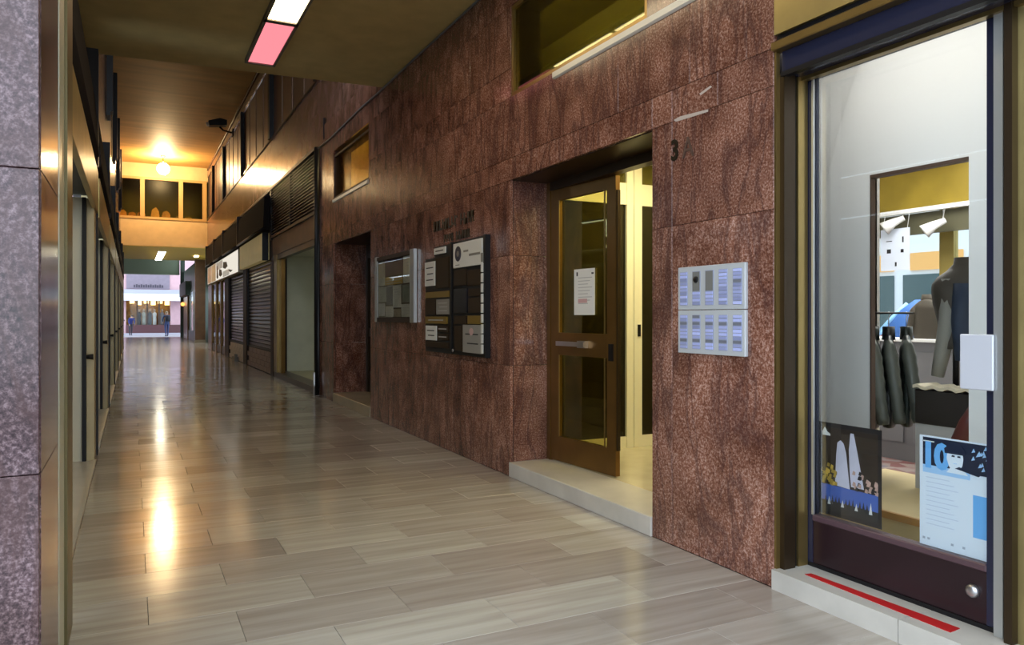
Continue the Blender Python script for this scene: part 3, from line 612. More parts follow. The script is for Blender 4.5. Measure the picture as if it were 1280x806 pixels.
mm = CARPET; nt = mm.node_tree; vz = nt.nodes.new('ShaderNodeTexVoronoi'); vz.inputs['Scale'].default_value = 9; rr = ramp(nt.nodes, [(0, (.10, .10, .16)), (.35, (.28, .22, .20)), (.65, (.16, .05, .05)), (1, (.36, .32, .28))])
tc = nt.nodes.new('ShaderNodeTexCoord'); nt.links.new(tc.outputs['Object'], vz.inputs['Vector']); nt.links.new(vz.outputs['Color'], rr.inputs[0]); nt.links.new(rr.outputs[0], nt.nodes['Principled BSDF'].inputs['Base Color'])
struct(box('floor_shop', (3.42, -.86, .0), (8.9, 8.6, .118), mat('shop_floor', (.48, .40, .26), .3, var=.1)), 'pale shop floor')
tag(box('carpet', (5.2, 3.0, .112), (8.3, 7.4, .130), CARPET), 'patterned red and grey carpet in the shop', 'carpet')
plf = thing('display_platform', (4.5, 2.8, .118), 'low cream display platform with wooden edge behind the shop door', 'platform')
box('platform_body', (4.02, 2.0, .116), (5.15, 3.92, .285), mat('platform_cream', (.62, .50, .26), .4, var=.08), plf); box('edge_strip', (4.005, 2.0, .25), (4.03, 3.92, .29), mat('edge_wood', (.42, .22, .06), .4), plf)
for yy in (0.4, 2.2): 
    tag(box('shop_ceiling_lamp', (3.42, yy, 3.25), (3.66, yy+1.4, 3.298), emitter('shop_lamp', (1, .97, .92), L_SHOP)), 'flat white lamp over the display behind the shop ' + ('door' if yy > 1 else 'side window'), 'lamp')
tag(box('shop_ceiling_lamp', (5.6, 3.4, 3.25), (7.6, 5.6, 3.298), MATS['shop_lamp']), 'large flat lamp on the ceiling of the shop room', 'lamp')

# far side of the shop: window to another street under a gold pelmet
XB = 8.3
pel = thing('pelmet', (XB, 5.6, 2.7), 'gold pelmet over the back window of the shop', 'pelmet')
zpl = onX(1135, 262, XB)[1]
box('panel', (XB, 4.2, zpl), (XB+.1, 7.6, 3.28), mat('pelmet_gold', (.34, .24, .03), .4, .3, var=.15), pel); box('light_rail', (XB-.06, 4.2, zpl-.05), (XB+.02, 7.6, zpl), WHITE, pel); box('shade_strip', (XB+.05, 4.2, zpl-.30), (XB+.1, 7.6, zpl-.05), mat('olive_strip', (.08, .075, .04), .6), pel)
bw = thing('window_4', (8.9, 5.4, .9), 'large back window of the shop onto a bright street', None, None, None, 'structure')
yp_ = onX(1181, 300, 8.85)[0]
for a, b in ((3.2, 3.28), (yp_-.09, yp_+.09), (7.52, 7.6)): box('frame_post', (8.88, a, .9), (8.97, b, 3.3), mat('post_gold', (.40, .30, .08), .4, .4), bw)
box('pane', (8.92, 3.28, .9), (8.925, yp_-.09, 3.3), GL_CLEAR, bw); box('pane', (8.92, yp_+.09, .9), (8.925, 7.52, 3.3), GL_CLEAR, bw)
for (px, py) in ((1117, 272), (1168, 279)):
    yy, z_ = onX(px, py, XB-.2); z_ = min(z_, zpl-.14)
    sp = thing('spot_lamp', (XB-.15, yy, z_), 'white track spotlight under the gold pelmet, ' + ('beside the brass post' if px > 1150 else 'above the price sheet'), 'spotlight')
    tube('stem', [(XB-.03, yy, zpl-.048), (XB-.05, yy, z_+.03), (XB-.15, yy-.01, z_+.01)], .016, WHITE, sp); tube('head', [(XB-.12, yy-.08, z_+.03), (XB-.19, yy+.01, z_-.02), (XB-.25, yy+.09, z_-.09)], [.03, .05, .085], WHITE, sp, 14)
    ball('joint', (XB-.13, yy-.02, z_+.015), .035, STEEL, sp, 12, 8)
a_ = onX(1101, 288, XB-.1); b_ = onX(1137, 337, XB-.1)
ps = box('price_sheet', (XB-.1, b_[0], b_[1]), (XB-.095, a_[0], a_[1]), mat('sheet_blue_white', (.62, .68, .80), .6)); tag(ps, 'pale blue sheet with small figures hanging below the gold pelmet', 'poster')
for u in (.08, .92): yy = a_[0]-(a_[0]-b_[0])*u; tube('hanging_cord', [(XB-.0975, yy, a_[1]-.01), (XB-.058, yy, zpl-.03)], .003, WHITE, ps, 6)
for (u, v, w_, h_) in ((.2, .70, .2, .02), (.75, .66, .05, .14), (.22, .42, .14, .10), (.70, .42, .10, .08), (.5, .10, .06, .10)):
    yy = a_[0]-(a_[0]-b_[0])*u; z_ = b_[1]+(a_[1]-b_[1])*v; box('print_figure', (XB-.102, yy-(a_[0]-b_[0])*w_, z_), (XB-.0995, yy, z_+(a_[1]-b_[1])*h_), BLK, ps)
# tram passing in the street behind the shop
tr = thing('tram', (13.0, 9.0, .0), 'red and grey tram with lit amber windows beyond the shop back window', 'tram')
box('body', (13.0, 4.0, .35), (15.0, 14.0, 3.1), mat('tram_white', (.72, .74, .76), .4), tr); box('skirt', (12.98, 4.0, .35), (13.0, 14.0, 1.2), mat('tram_red', (.40, .05, .03), .4), tr)
for i in range(7): (box('route_window', (12.96, 4.3+1.35*i, 2.30), (13.0, 5.3+1.35*i, 2.62), emitter('tram_window', (1, .62, .25), 1.1), tr) if i in (2, 3, 4) else None, box('window', (12.97, 4.3+1.35*i, 1.2), (13.0, 5.45+1.35*i, 2.22), mat('tram_glass', (.05, .09, .10), .15), tr))
struct(box('pavement_back', (9.0, -8, -.1), (30, 30, .0), mat('pavement_slabs', (.42, .42, .44), .6)), 'paving of the street behind the shop')
bf = thing('back_street_building', (20, 8, 0), 'pale building across the street behind the shop', 'building')
box('facade', (20, -8, 0), (21, 34, 7), mat('pale_facade', (.62, .60, .56), .7, var=.05), bf)
for i in range(8): box('window', (19.97, -4+4*i, 3.6), (20.0, -2.6+4*i, 5.6), GL_DARK, bf)

# goods: jackets on a rail, tables, boxes, draped clothes
def loft(name, secs, m, parent=None, n=14, smooth=True):
    """secs: (center, rx, ry, squash angle) stacked ellipses in world; builds one closed skin"""
    V, Fc = [], []
    for (c, rx, ry, ax) in secs:
        for k in range(n):
            t = 2*math.pi*k/n; x, y_ = rx*math.cos(t), ry*math.sin(t); ca, sa = math.cos(ax), math.sin(ax)
            V.append((c[0]+x*ca-y_*sa, c[1]+x*sa+y_*ca, c[2]))
    for i in range(len(secs)-1):
        for k in range(n): Fc.append((i*n+k, i*n+(k+1) % n, (i+1)*n+(k+1) % n, (i+1)*n+k))
    Fc += [tuple(range(n))[::-1], tuple(range((len(secs)-1)*n, len(secs)*n))]
    return mesh(name, V, Fc, m, parent, smooth)
def jacket(c, ang, m, lab, hgt=.78, quilt=True, group=None, wide=.24, trim=None, thick=.042, arm_r=.047, hook=True, name='hanging_jacket', slant=.07):
    """hanging jacket: c = collar top; shoulders along direction ang"""
    c = Vector(c); t = thing(name, (c.x, c.y, c.z-hgt), lab, 'jacket', group)
    secs = []; N_ = 22
    for i in range(N_+1):
        f = i/N_; z = c.z-f*hgt
        w_ = .06+(wide-.06)*min(1, f/.14)**.7 if f < .14 else wide*(1+.06*(f-.14)); d_ = thick*(.6+.4*min(1, f/.2))
        if quilt and f > .12: k_ = .012*abs(math.sin(f*math.pi*8)); w_ += k_; d_ += k_*.6
        secs.append((Vector((c.x, c.y, z)), w_, d_, ang))
    loft('body', secs, m, t)
    for s in (-1, 1):
        p = c+Vector((math.cos(ang)*s*(wide-.03), math.sin(ang)*s*(wide-.03), -.05)); pts, rs = [], []
        for i in range(15):
            f = i/14; pts.append(p+Vector((math.cos(ang)*s*.06*math.sin(f*1.6)+slant*f*math.sin(ang), math.sin(ang)*s*.06*math.sin(f*1.6)-slant*f*math.cos(ang), -f*(hgt-.06)*.95))); rs.append((arm_r-.012*f)*min(1, .45+f*3)+(.006*abs(math.sin(f*math.pi*7)) if quilt else 0))
        tube('sleeve', pts, rs, trim if (trim and s < 0) else m, t, 10)  # sleeve towards the viewer is paler, its sheen painted into the colour
    loft('collar', [(c+Vector((0, 0, -.05)), .085, .045, ang), (c+Vector((0, 0, .0)), .08, .042, ang), (c+Vector((0, 0, .045)), .07, .04, ang)], m, t, 12)
    if hook: tube('hanger_hook', [c+Vector((0, 0, .04)), c+Vector((0, 0, .11)), c+Vector((.02, 0, .135)), c+Vector((.0, 0, .15))], .004, STEEL, t, 6)
    return t
JK = [mat('jacket_green', (.020, .028, .024), .35), mat('jacket_black', (.012, .013, .015), .35), mat('jacket_olive', (.05, .05, .035), .5), mat('jacket_painted_sheen', (.08, .088, .076), .4)]
XJ = 5.15
jl = [((4.72, 3.60), 0), ((4.90, 3.68), 1), ((5.12, 3.72), 0)]
rail = thing('clothes_rail', (4.85, 3.93, 1.47), 'black wall rail carrying the dark quilted jackets', 'clothes rail')
JP = [(xx_, onX(p_, 420, xx_)[0], 1.33) for p_, xx_ in ((1091, 4.72), (1112, 4.86), (1133, 5.02))]      # the three collars, one bar above them
ry = lambda x: JP[0][1]+(JP[2][1]-JP[0][1])*(x-JP[0][0])/(JP[2][0]-JP[0][0])
tube('bar', [(4.60, ry(4.60), 1.472), (5.08, ry(5.08), 1.472)], .008, BLACKM, rail)
for x_ in (4.62, 5.06): tube('wall_bracket', [(x_, ry(x_), 1.472), (x_, 3.935, 1.472)], .007, BLACKM, rail, 8)
labs = ['dark quilted jacket on the rail, the one beside the doorway edge', 'black quilted jacket hanging between two others on the rail', 'dark quilted jacket hanging on the rail nearest the carpet']
for (xx_, yj, zj), k, la in zip(JP, (0, 1, 0), labs):
    jacket((xx_, ry(xx_), zj), .646, JK[k], la, .66, True, 'jackets on the rail', .19, JK[3])
# low counter in grey with pale top, and black chest
ct = thing('display_counter', (6.6, 4.35, .13), 'grey display counter with pale top in the shop', 'counter')
cy0, cz1 = onX(1188, 424, 6.4)
box('body', (6.3, 3.9, .129), (7.0, 5.2, cz1-.03), mat('counter_grey', (.14, .14, .15), .5), ct); box('top', (6.25, 3.85, cz1-.03), (7.05, 5.25, cz1), WHITE, ct, .004)
for i in range(2): box('drawer_front', (6.285, 4.0+.6*i, .3), (6.30, 4.5+.6*i, cz1-.12), mat('counter_front', (.17, .17, .18), .45), ct)
xb_ = 4.75
by1, bz1 = onX(1143, 486, xb_); by0 = onX(1213, 486, xb_)[0]; bz0 = onX(1170, 532, xb_)[1]
bx = thing('black_chest', (xb_+.3, (by0+by1)/2, .285), 'black chest on a grey plinth draped with cream cloth', 'chest')
box('plinth', (xb_+.01, by0, .284), (xb_+.385, by1, bz0), mat('plinth_grey', (.46, .47, .48), .5), bx); box('chest', (xb_, by0-.1, bz0), (xb_+.395, by1, bz1), mat('chest_black', (.018, .016, .016), .4), bx, .006)
clv = [(by1-(by1-by0+.1)*i/16, bz1+.030+.010*math.sin(i*1.7)) for i in range(17)]
tag(prism('cream_cloth', clv+[(y_, z_-.022) for y_, z_ in reversed(clv)], 'X', xb_-.02, xb_+.19, mat('cloth_cream', (.62, .56, .42), .8)), 'crumpled cream cloth laid on the black chest', 'cloth')
tube_pts = [onX(1217, 508, xb_-.25), onX(1206, 530, xb_-.25), onX(1196, 552, xb_-.25), onX(1188, 575, xb_-.25)]
tag(tube('brown_boot', [(xb_-.22, a+.0, b) for a, b in tube_pts]+[(xb_-.22, tube_pts[-1][0]+.02, .287)], [.035, .05, .05, .04, .035], mat('maroon_leather', (.10, .025, .02), .4)), 'maroon leather boot shaft in front of the black chest', 'boot')
# clothed bust
XU = 5.035
my, mz = onX(1195, 335, XU)
bu = thing('display_bust', (XU, my, bz1), 'tailor bust wearing a grey jacket beside the doorway', 'mannequin')
tube('stand', [(XU, my, bz1-.0), (XU, my, mz-.45)], .02, BLACKM, bu); loft('foot', [(Vector((XU, my, bz1)), .085, .085, 0), (Vector((XU, my, bz1+.02)), .075, .075, 0)], BLACKM, bu)
secs = []
for i in range(15):
    f = i/14; z = mz-.55+f*.62; w_ = (.15, .155, .15, .15, .155, .165, .175, .185, .19, .195, .19, .16, .10, .06, .055)[i]; secs.append((Vector((XU, my-.05, z)), w_*.7, w_, .3))
loft('coat_body', secs, mat('coat_dark', (.06, .052, .042), .6), bu)
s0 = onX(1190, 350, 4.98); s1 = onX(1186, 400, 4.95); s2 = onX(1178, 440, 4.95); s3 = onX(1172, 470, 4.95)
tube('sleeve', [(4.98, s0[0], s0[1]), (4.95, s1[0], s1[1]), (4.95, s2[0], s2[1]), (4.95, s3[0], s3[1])], [.075, .06, .05, .04], mat('sleeve_grey', (.24, .24, .22), .6), bu)
s0 = onX(1206, 355, 4.95); s3 = onX(1204, 450, 4.95)
tube('scarf', [(4.95, s0[0], s0[1]), (4.93, s3[0], (s0[1]+s3[1])/2), (4.95, s3[0], s3[1])], [.07, .06, .05], mat('navy_cloth', (.02, .035, .07), .7), bu)
yc_, zc_ = onX(1162, 374, 6.36)
j2 = jacket((6.36, yc_, zc_), math.pi/2, mat('coat_brown', (.045, .035, .022), .6), 'brown coat standing on the grey counter', zc_-cz1+.003, False, None, .14, None, .07, .055, False, 'standing_coat', .0)
XQ = 6.78; yq, zq = onX(1143, 400, XQ)
bg_ = thing('blue_garment', (XQ, yq, cz1), 'bright blue garment heaped on the grey counter', 'garment')
loft('heap', [(Vector((XQ, yq, cz1)), .22, .26, 0), (Vector((XQ, yq+.01, cz1+.12)), .2, .22, .2), (Vector((XQ, yq-.03, cz1+.26)), .14, .15, .4), (Vector((XQ+.02, yq-.06, cz1+.36)), .05, .06, .4)], mat('blue_cloth', (.02, .09, .30), .7), bg_)
tube('strap', [(XQ-.14, yq+.29, cz1+.024), (XQ-.10, yq+.17, cz1+.17), (XQ-.04, yq+.04, cz1+.32)], .026, mat('blue_strap', (.20, .42, .70), .6), bg_)
tb = thing('side_table', (7.6, 5.6, .13), 'low table with dark piled clothes near the price sheet', 'table')
box('top', (7.2, 5.0, .80), (8.0, 6.2, .84), mat('table_wood', (.25, .13, .07), .5), tb)
for a in (7.25, 7.92):
    for b in (5.05, 6.12): box('leg', (a, b, .129), (a+.04, b+.04, .80), BLACKM, tb)
for i in range(4): tag(box('folded_garment', (7.3, 5.55, .84+.09*i), (7.85, 6.1, .925+.09*i), mat('fold_%d' % (i % 2), ((.02, .02, .02), (.07, .05, .04))[i % 2], .8), None, .02), ['black', 'brown', 'dark', 'dusky'][i]+' folded garment, '+['lowest', 'second', 'third', 'topmost'][i]+' in the pile on the low table', 'garment', 'folded garments')
# ------------------------------------------------------------------ right side beyond the granite: shop fronts
tag(tube('shutter_post', [(W-.03, 14.08, 0), (W-.03, 14.08, 4.55)], .045, BLACKM, None, 10), 'tall black post at the end of the granite wall', 'post')
tag(tube('conduit_pipe', [(W+.02, 13.62, 4.60), (W+.02, 13.62, 4.98)], .035, BLACKM, None, 8), 'short dark pipe on the upper wall above the black post', 'pipe')
tag(tube('conduit_pipe', [(W-.084, 14.046, .0), (W-.084, 14.046, .42)], .02, STEEL, None, 8), 'short bright steel pipe at the foot of the black post', 'pipe')
tag(tube('wall_cable', [(W-.015, 14.1, 4.52), (W-.015, 13.0, 4.50), (W-.015, 12.0, 4.525), (W-.015, 11.0, 4.545), (W-.015, 10.2, 4.535), (W-.015, 9.0, 4.55), (W-.012, 7.6, 4.555), (W-.012, 6.0, 4.56), (W-.012, 3.2, 4.56)], .012, mat('cable_grey', (.16, .15, .15), .5), None, 8), 'grey cable clipped along the wall just under the ceiling', 'cable')
# header band of the shops
struct(boxes('trim_6', [((W+.02, 14.15, 2.90), (W+.30, 36.6, 4.55))], DARKW), 'dark header behind louvres and signs')
lv = thing('louvre_grille', (W, 16.6, 3.37), 'black slatted louvre over the open empty shop', 'louvre')
for k in range(18):
    z = 3.38+.062*k; prism('slat', [(W-.045, z+.012), (W-.045, z), (W+.018, z+.020), (W+.018, z+.030)], 'Y', 14.15, 19.05, mat('slat_black', (.10, .075, .06), .4, .5), lv)
box('frame_post', (W-.05, 19.05, 3.30), (W+.02, 19.25, 4.56), BLACKM, lv); box('frame_post', (W-.05, 16.6, 3.36), (W+.02, 16.66, 4.52), BLACKM, lv)
box('frame_rail', (W-.05, 14.15, 3.33), (W+.02, 19.05, 3.38), BLACKM, lv); box('frame_rail', (W-.06, 14.15, 4.50), (W+.02, 36.0, 4.56), BLACKM, lv)
tag(box('header_panel', (W-.012, 14.16, 2.90), (W+.02, 19.052, 3.332), mat('header_wood', (.075, .030, .012), .4, 0, .3, var=.3), None), 'polished brown header panel above the empty shop', 'panel')
# awning cassettes
CZ = [(19.30, 24.4), (24.6, 28.6), (28.8, 32.0), (32.2, 35.4)]
names = ['nearest the slatted louvre', 'over the white lit sign', 'third from the slatted louvre', 'nearest the end bridge']
for i, ((a, b), nm) in enumerate(zip(CZ, names)):
    aw = thing('awning_cassette', (W, (a+b)/2, 3.55), 'folded black awning box '+nm, 'awning', 'folded awnings')
    prism('housing', [(W+.02, 3.56), (W-.19, 3.56), (W-.20, 3.62), (W-.17, 4.36), (W+.02, 4.44)], 'Y', a, b, mat('awning_black', (.012, .009, .009), .9, 0, .1), aw)
    box('end_bracket', (W-.21, b, 3.58), (W+.02, b+.10, 4.48), BLACKM, aw); tube('front_bar', [(W-.20, a, 3.59), (W-.20, b, 3.59)], .03, BLACKM, aw, 8)
# signs
SGA = thing('shop_sign', (W-.12, 22, 2.87), 'blank ochre shop sign over the dark shutter', 'sign')
box('sign_box', (W-.14, 19.8, 2.86), (W+.02, 24.3, 3.53), mat('sign_ochre_glow', (.62, .50, .24), .5, var=.06, emit=(.62, .47, .20), es=.16), SGA); box('sign_rim', (W-.15, 19.76, 2.84), (W+.0, 19.80, 3.55), BLACKM, SGA)  # faint glow added to the ochre face to lift its brightness
SGB = thing('shop_sign', (W-.12, 29, 2.75), 'white lit shop sign with grey mottled print', 'sign')
mlit = emitter('sign_lit', (1, .93, .80), .85)
box('sign_box', (W-.14, 24.6, 2.80), (W+.02, 35.2, 3.52), mat('sign_back', (.6, .55, .45), .5), SGB); box('sign_face', (W-.146, 24.7, 2.82), (W-.14, 35.1, 3.50), mlit, SGB)
for (a, b, z0, z1) in ((27.5, 29.0, 3.1, 3.38), (29.2, 30.4, 2.9, 3.2), (30.6, 31.3, 2.86, 3.4), (26.0, 27.2, 2.9, 3.02)):
    prism('print_patch', [(a, z0+.05), ((a+b)/2, z0), (b, z0+.08), (b-.1, z1), (a+.3, z1-.06)], 'X', W-.1475, W-.1455, mat('sign_grey', (.20, .17, .12), .6), SGB)
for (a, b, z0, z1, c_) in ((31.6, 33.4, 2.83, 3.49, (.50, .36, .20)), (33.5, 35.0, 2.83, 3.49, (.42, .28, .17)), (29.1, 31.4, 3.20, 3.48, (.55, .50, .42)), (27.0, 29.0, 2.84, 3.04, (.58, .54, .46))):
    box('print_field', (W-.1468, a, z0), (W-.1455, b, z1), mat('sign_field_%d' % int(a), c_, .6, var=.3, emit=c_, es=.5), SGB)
# shop A: empty lit room
sa = thing('window_5', (W+.1, 16.6, .1), 'brass framed opening of the empty shop', None, None, None, 'structure')
box('frame_post', (W-.01, 18.5, .12), (W+.12, 18.95, 2.90), BRASS, sa); box('frame_post', (W+.05, 18.25, .12), (W+.14, 18.5, 2.90), BRONZE, sa); box('frame_post', (W-.01, 14.16, .12), (W+.10, 14.26, 2.90), BLACKM, sa)
box('sill', (W-.01, 14.16, .0), (W+.30, 18.95, .12), mat('dark_sill', (.05, .03, .02), .35), sa); box('frame_head', (W, 14.26, 2.78), (W+.12, 18.95, 2.90), BRONZE_D, sa)
struct(boxes('wall_room_empty', [((W+.30, 18.9, .1), (5.0, 18.95, 2.9)), ((5.0, 14.1, .1), (5.05, 18.95, 2.9)), ((W+.30, 14.1, .1), (5.0, 14.15, 2.9)), ((W+.3, 14.1, 2.9), (5.05, 18.95, 2.95))], mat('empty_wall', (.62, .62, .52), .6, var=.05)), 'bare pale walls of the empty shop')
struct(box('floor_room_empty', (W+.30, 14.15, .0), (5.0, 18.9, .115), mat('empty_floor', (.40, .36, .22), .4)), 'bare floor of the empty shop')
tag(box('ceiling_lamp', (3.7, 15.2, 2.85), (4.4, 16.6, 2.899), emitter('empty_lamp', (.95, 1.0, .78), 3.2)), 'flat lamp on the ceiling of the empty shop', 'lamp')
tag(boxes('wall_switch', [((4.0, 18.885, 1.42), (4.10, 18.902, 1.50)), ((4.02, 18.88, 1.44), (4.05, 18.886, 1.48))], mat('switch_grey', (.4, .4, .38), .5)), 'small grey wall switch on the bare wall of the empty shop', 'switch')
# roller shutters
def shutter(y0, y1, z0, z1, lab, m, n=22):
    t = thing('roller_shutter', (W+.05, (y0+y1)/2, z0), lab, 'shutter'); dz = (z1-z0)/n
    for k in range(n):
        z = z0+dz*k; prism('slat', [(W+.09, z+.006), (W+.055, z+.006), (W+.035, z+dz*.35), (W+.045, z+dz*.85), (W+.09, z+dz-.004)], 'Y', y0+.06, y1-.06, m, t)
    box('guide_rail', (W+.0, y0+.0, z0-.05), (W+.10, y0+.07, z1), BLACKM, t); box('guide_rail', (W+.0, y1-.07, z0-.05), (W+.10, y1, z1), BLACKM, t)
    box('bottom_bar', (W+.03, y0+.06, z0-.05), (W+.1, y1-.06, z0+.006), BLACKM, t); return t
shutter(19.35, 23.7, .62, 2.86, 'dark closed roller shutter below the ochre sign', mat('shutter_dark', (.018, .017, .018), .28, .7, rand=.2))
shutter(24.5, 28.4, .62, 2.80, 'shiny closed roller shutter below the white lit sign', SHUT)
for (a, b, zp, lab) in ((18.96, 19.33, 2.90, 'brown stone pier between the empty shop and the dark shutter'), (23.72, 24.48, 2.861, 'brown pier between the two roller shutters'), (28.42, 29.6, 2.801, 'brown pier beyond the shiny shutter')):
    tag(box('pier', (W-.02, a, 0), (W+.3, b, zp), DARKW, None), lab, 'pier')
PB = mat('plinth_brown', (.26, .15, .08), .4, var=.25); PW = mat('plinth_pale', (.60, .53, .44), .5, var=.2)
for (a, b, m, lab) in ((19.35, 23.7, PB, 'brown tiled plinth under the dark shutter'), (24.5, 28.4, PW, 'pale stone plinth under the shiny shutter')):
    t = thing('shop_plinth', (W+.06, (a+b)/2, 0), lab, 'plinth')
    box('core', (W+.03, a, 0), (W+.20, b, .565), BACK, t)
    for r in range(4):
        n = 6
        for k in range(n):
            w_ = (b-a)/n; s_ = (r % 2)*w_/2
            y0_, y1_ = max(a, a+w_*k-s_), min(b, a+w_*(k+1)-s_)
            box('stone', (W+.005, y0_+.01, .02+.136*r), (W+.03, y1_-.01, .148+.136*r), m, t)
tag(boxes('floor_lump', [((W-.14, 25.6, .0), (W-.02, 26.3, .14)), ((W-.1, 25.8, .14), (W-.03, 26.1, .22))], mat('lump_grey', (.2, .2, .2), .7)), 'small grey bundle lying before the pale plinth', 'bundle')
dD = thing('door_6', (W+.05, 32.6, 0), 'brown framed glass shop door below the white sign', None, None, None, 'structure')
for a, b in ((29.62, 29.9), (31.2, 31.5), (33.0, 33.3), (35.0, 36.6)): box('frame_post', (W-.0, a, 0), (W+.12, b, 2.80), BRONZE, dD)
for a, b in ((29.9, 31.2), (31.5, 33.0), (33.3, 35.0)):
    box('leaf_rail', (W+.03, a, 0), (W+.08, b, .3), BRONZE_D, dD); box('pane', (W+.05, a, .3), (W+.058, b, 2.80), GL_DARK, dD)
struct(room('wall_room_far', W+.32, 5.0, 19.3, 36.5, .02, 2.9, DARKROOM), 'unlit shops behind the shutters')

# ------------------------------------------------------------------ upper right wall with ribbon window and black fins
GRU = granite('upper_granite', (.13, .062, .045), (.26, .14, .105), (.38, .23, .18), .22, (.10, .05, .035))
wu = struct(boxes('wall_upper_right', [((W+.05, 9.0, ZC+.0), (W+.35, 37.3, 5.82)), ((W+.05, 9.0, 7.74), (W+.35, 37.3, ZT)), ((W+.05, 36.2, 5.82), (W+.35, 37.3, 7.74))], BACK), 'upper right wall of brown granite with a window band')
def uslab(y0, y1, z0, z1, X=W, s=1): return box('granite_slab', (X+s*.015, y0+.002, z0+.002), (X+s*.052, y1-.002, z1-.002), GRU, wu if s > 0 else wlft, .003)
ys = frange(10.0, 37.2, 24)
for a, b in zip(ys[:-1], ys[1:]): uslab(a, b, ZC-.02, 5.20); uslab(a, b, 5.20, 5.82); uslab(a, b, 7.74, ZT)
box('sill_band', (W-.01, 9.5, 5.79), (W+.08, 37.2, 5.825), BRONZE_D, wu)
UB = [9.6, 14.1, 19.35, 24.8, 30.1, 34.2, 36.2]
wi = 6
UGL = mat('upper_pane', (.17, .09, .055), .3, .0); UGL2 = mat('upper_pane_light', (.22, .12, .07), .3)
for i in range(len(UB)-1):
    a, b = UB[i], UB[i+1]
    t = thing('window_%d' % wi, (W+.1, (a+b)/2, 5.82), 'upper floor window %s' % ['beside the near ceiling edge', 'above the black post', 'above the ochre sign', 'above the white sign', 'beside the security camera', 'next to the end bridge'][i], None, None, None, 'structure'); wi += 1
    n = 4; w_ = (b-a-.3)/n
    for k in range(n):
        y0_ = a+.25+w_*k
        box('pane', (W+.045, y0_+.03, 5.85), (W+.055, y0_+w_-.03, 7.72), UGL if k % 2 else UGL2, t); box('mullion', (W+.03, y0_+w_-.02, 5.83), (W+.08, y0_+w_+.02, 7.74), mat('upper_mullion', (.13, .07, .04), .45), t)
    box('fin', (W-.06, a-.08, 5.80), (W+.10, a+.16, 7.76), BLACKM, t)
# camera on a bracket
yc, zc = onX(291, 166, W)
cc = thing('security_camera', (W, yc, zc), 'dark security camera on a bracket high on the right wall', 'camera')
box('wall_plate', (W-.03, yc-.12, zc-.12), (W+.02, yc+.12, zc+.12), BLACKM, cc); tube('bracket', [(W-.02, yc, zc), (W-.3, yc, zc+.05), (W-.42, yc, zc+.16)], .03, BLACKM, cc, 8)
prism('housing', [(W-.75, zc+.14), (W-.2, zc+.20), (W-.2, zc+.38), (W-.42, zc+.42), (W-.78, zc+.30)], 'Y', yc-.16, yc+.16, BLACKM, cc)
tube('lens', [(W-.74, yc, zc+.22), (W-.84, yc, zc+.20)], .07, ALU, cc, 10)
tag(tube('wall_cable', [(W-.01, 10.3, 8.05), (W-.01, 16, 8.02), (W-.01, 22, 8.06), (W-.01, 30, 8.03), (W-.01, 37, 8.05)], .02, mat('cable_brown', (.10, .06, .03), .5), None, 6), 'thin brown cable along the top of the upper right wall', 'cable')

# ------------------------------------------------------------------ left side
XLF = -.50
wlft = struct(boxes('wall_left', [((XLF-.5, 4.2, 3.72), (XLF, 12.6, 5.8)), ((XLF-.5, 12.6, 3.72), (XLF, 37.3, ZT)), ((XLF-.5, 37.3, 0), (-.82, 58.5, 6.2)), ((XLF-1.2, 2.83, 3.72), (XLF, 4.2, 5.8))], BACK), 'left wall over the shops')
ys = frange(12.0, 37.2, 18)
for a, b in zip(ys[:-1], ys[1:]): uslab(a, b, 5.2, 5.82, XLF, -1); uslab(a, b, 5.82, ZT, XLF, -1); uslab(a, b, 4.45, 5.2, XLF, -1)
for o in wlft.children: o.location.x += .056
# granite pillar at the corner
pl = struct(box('pillar_left', (-1.15, 2.845, 0), (-.292, 3.50, 5.6), BACK), 'granite corner pillar beside the camera')
cutz = [0, .95, 1.915, 2.9, 3.85, 4.8, 5.6]
for a, b in zip(cutz[:-1], cutz[1:]):
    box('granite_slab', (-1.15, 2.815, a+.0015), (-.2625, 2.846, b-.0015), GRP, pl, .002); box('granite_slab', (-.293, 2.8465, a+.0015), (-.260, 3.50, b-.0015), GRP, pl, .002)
bt = thing('pillar_trim', (-.28, 3.8, 0), 'brass edge trim on the far side of the corner pillar', 'trim')
box('channel', (-.34, 3.50, 0), (-.258, 3.74, 5.0), mat('trim_cream', (.52, .50, .36), .35, .3), bt); box('channel', (-.34, 3.74, 0), (-.285, 3.80, 5.0), BLACKM, bt); box('channel', (-.36, 3.80, 0), (-.25, 4.12, 5.0), mat('trim_olive', (.16, .125, .05), .35, .5), bt)
LSH = [(4.13, 8.60), (9.42, 13.3), (14.12, 17.8), (18.62, 22.4), (23.22, 27.2), (28.02, 32.0), (32.82, 36.4)]
PILE = mat('cream_pilaster', (.56, .47, .27), .35, var=.1); RET = mat('shop_return', (.66, .63, .50), .4)
lname = ['beside the corner pillar', 'second after the corner pillar', 'third after the corner pillar', 'fourth after the corner pillar', 'fifth after the corner pillar', 'sixth after the corner pillar', 'beside the end bridge']
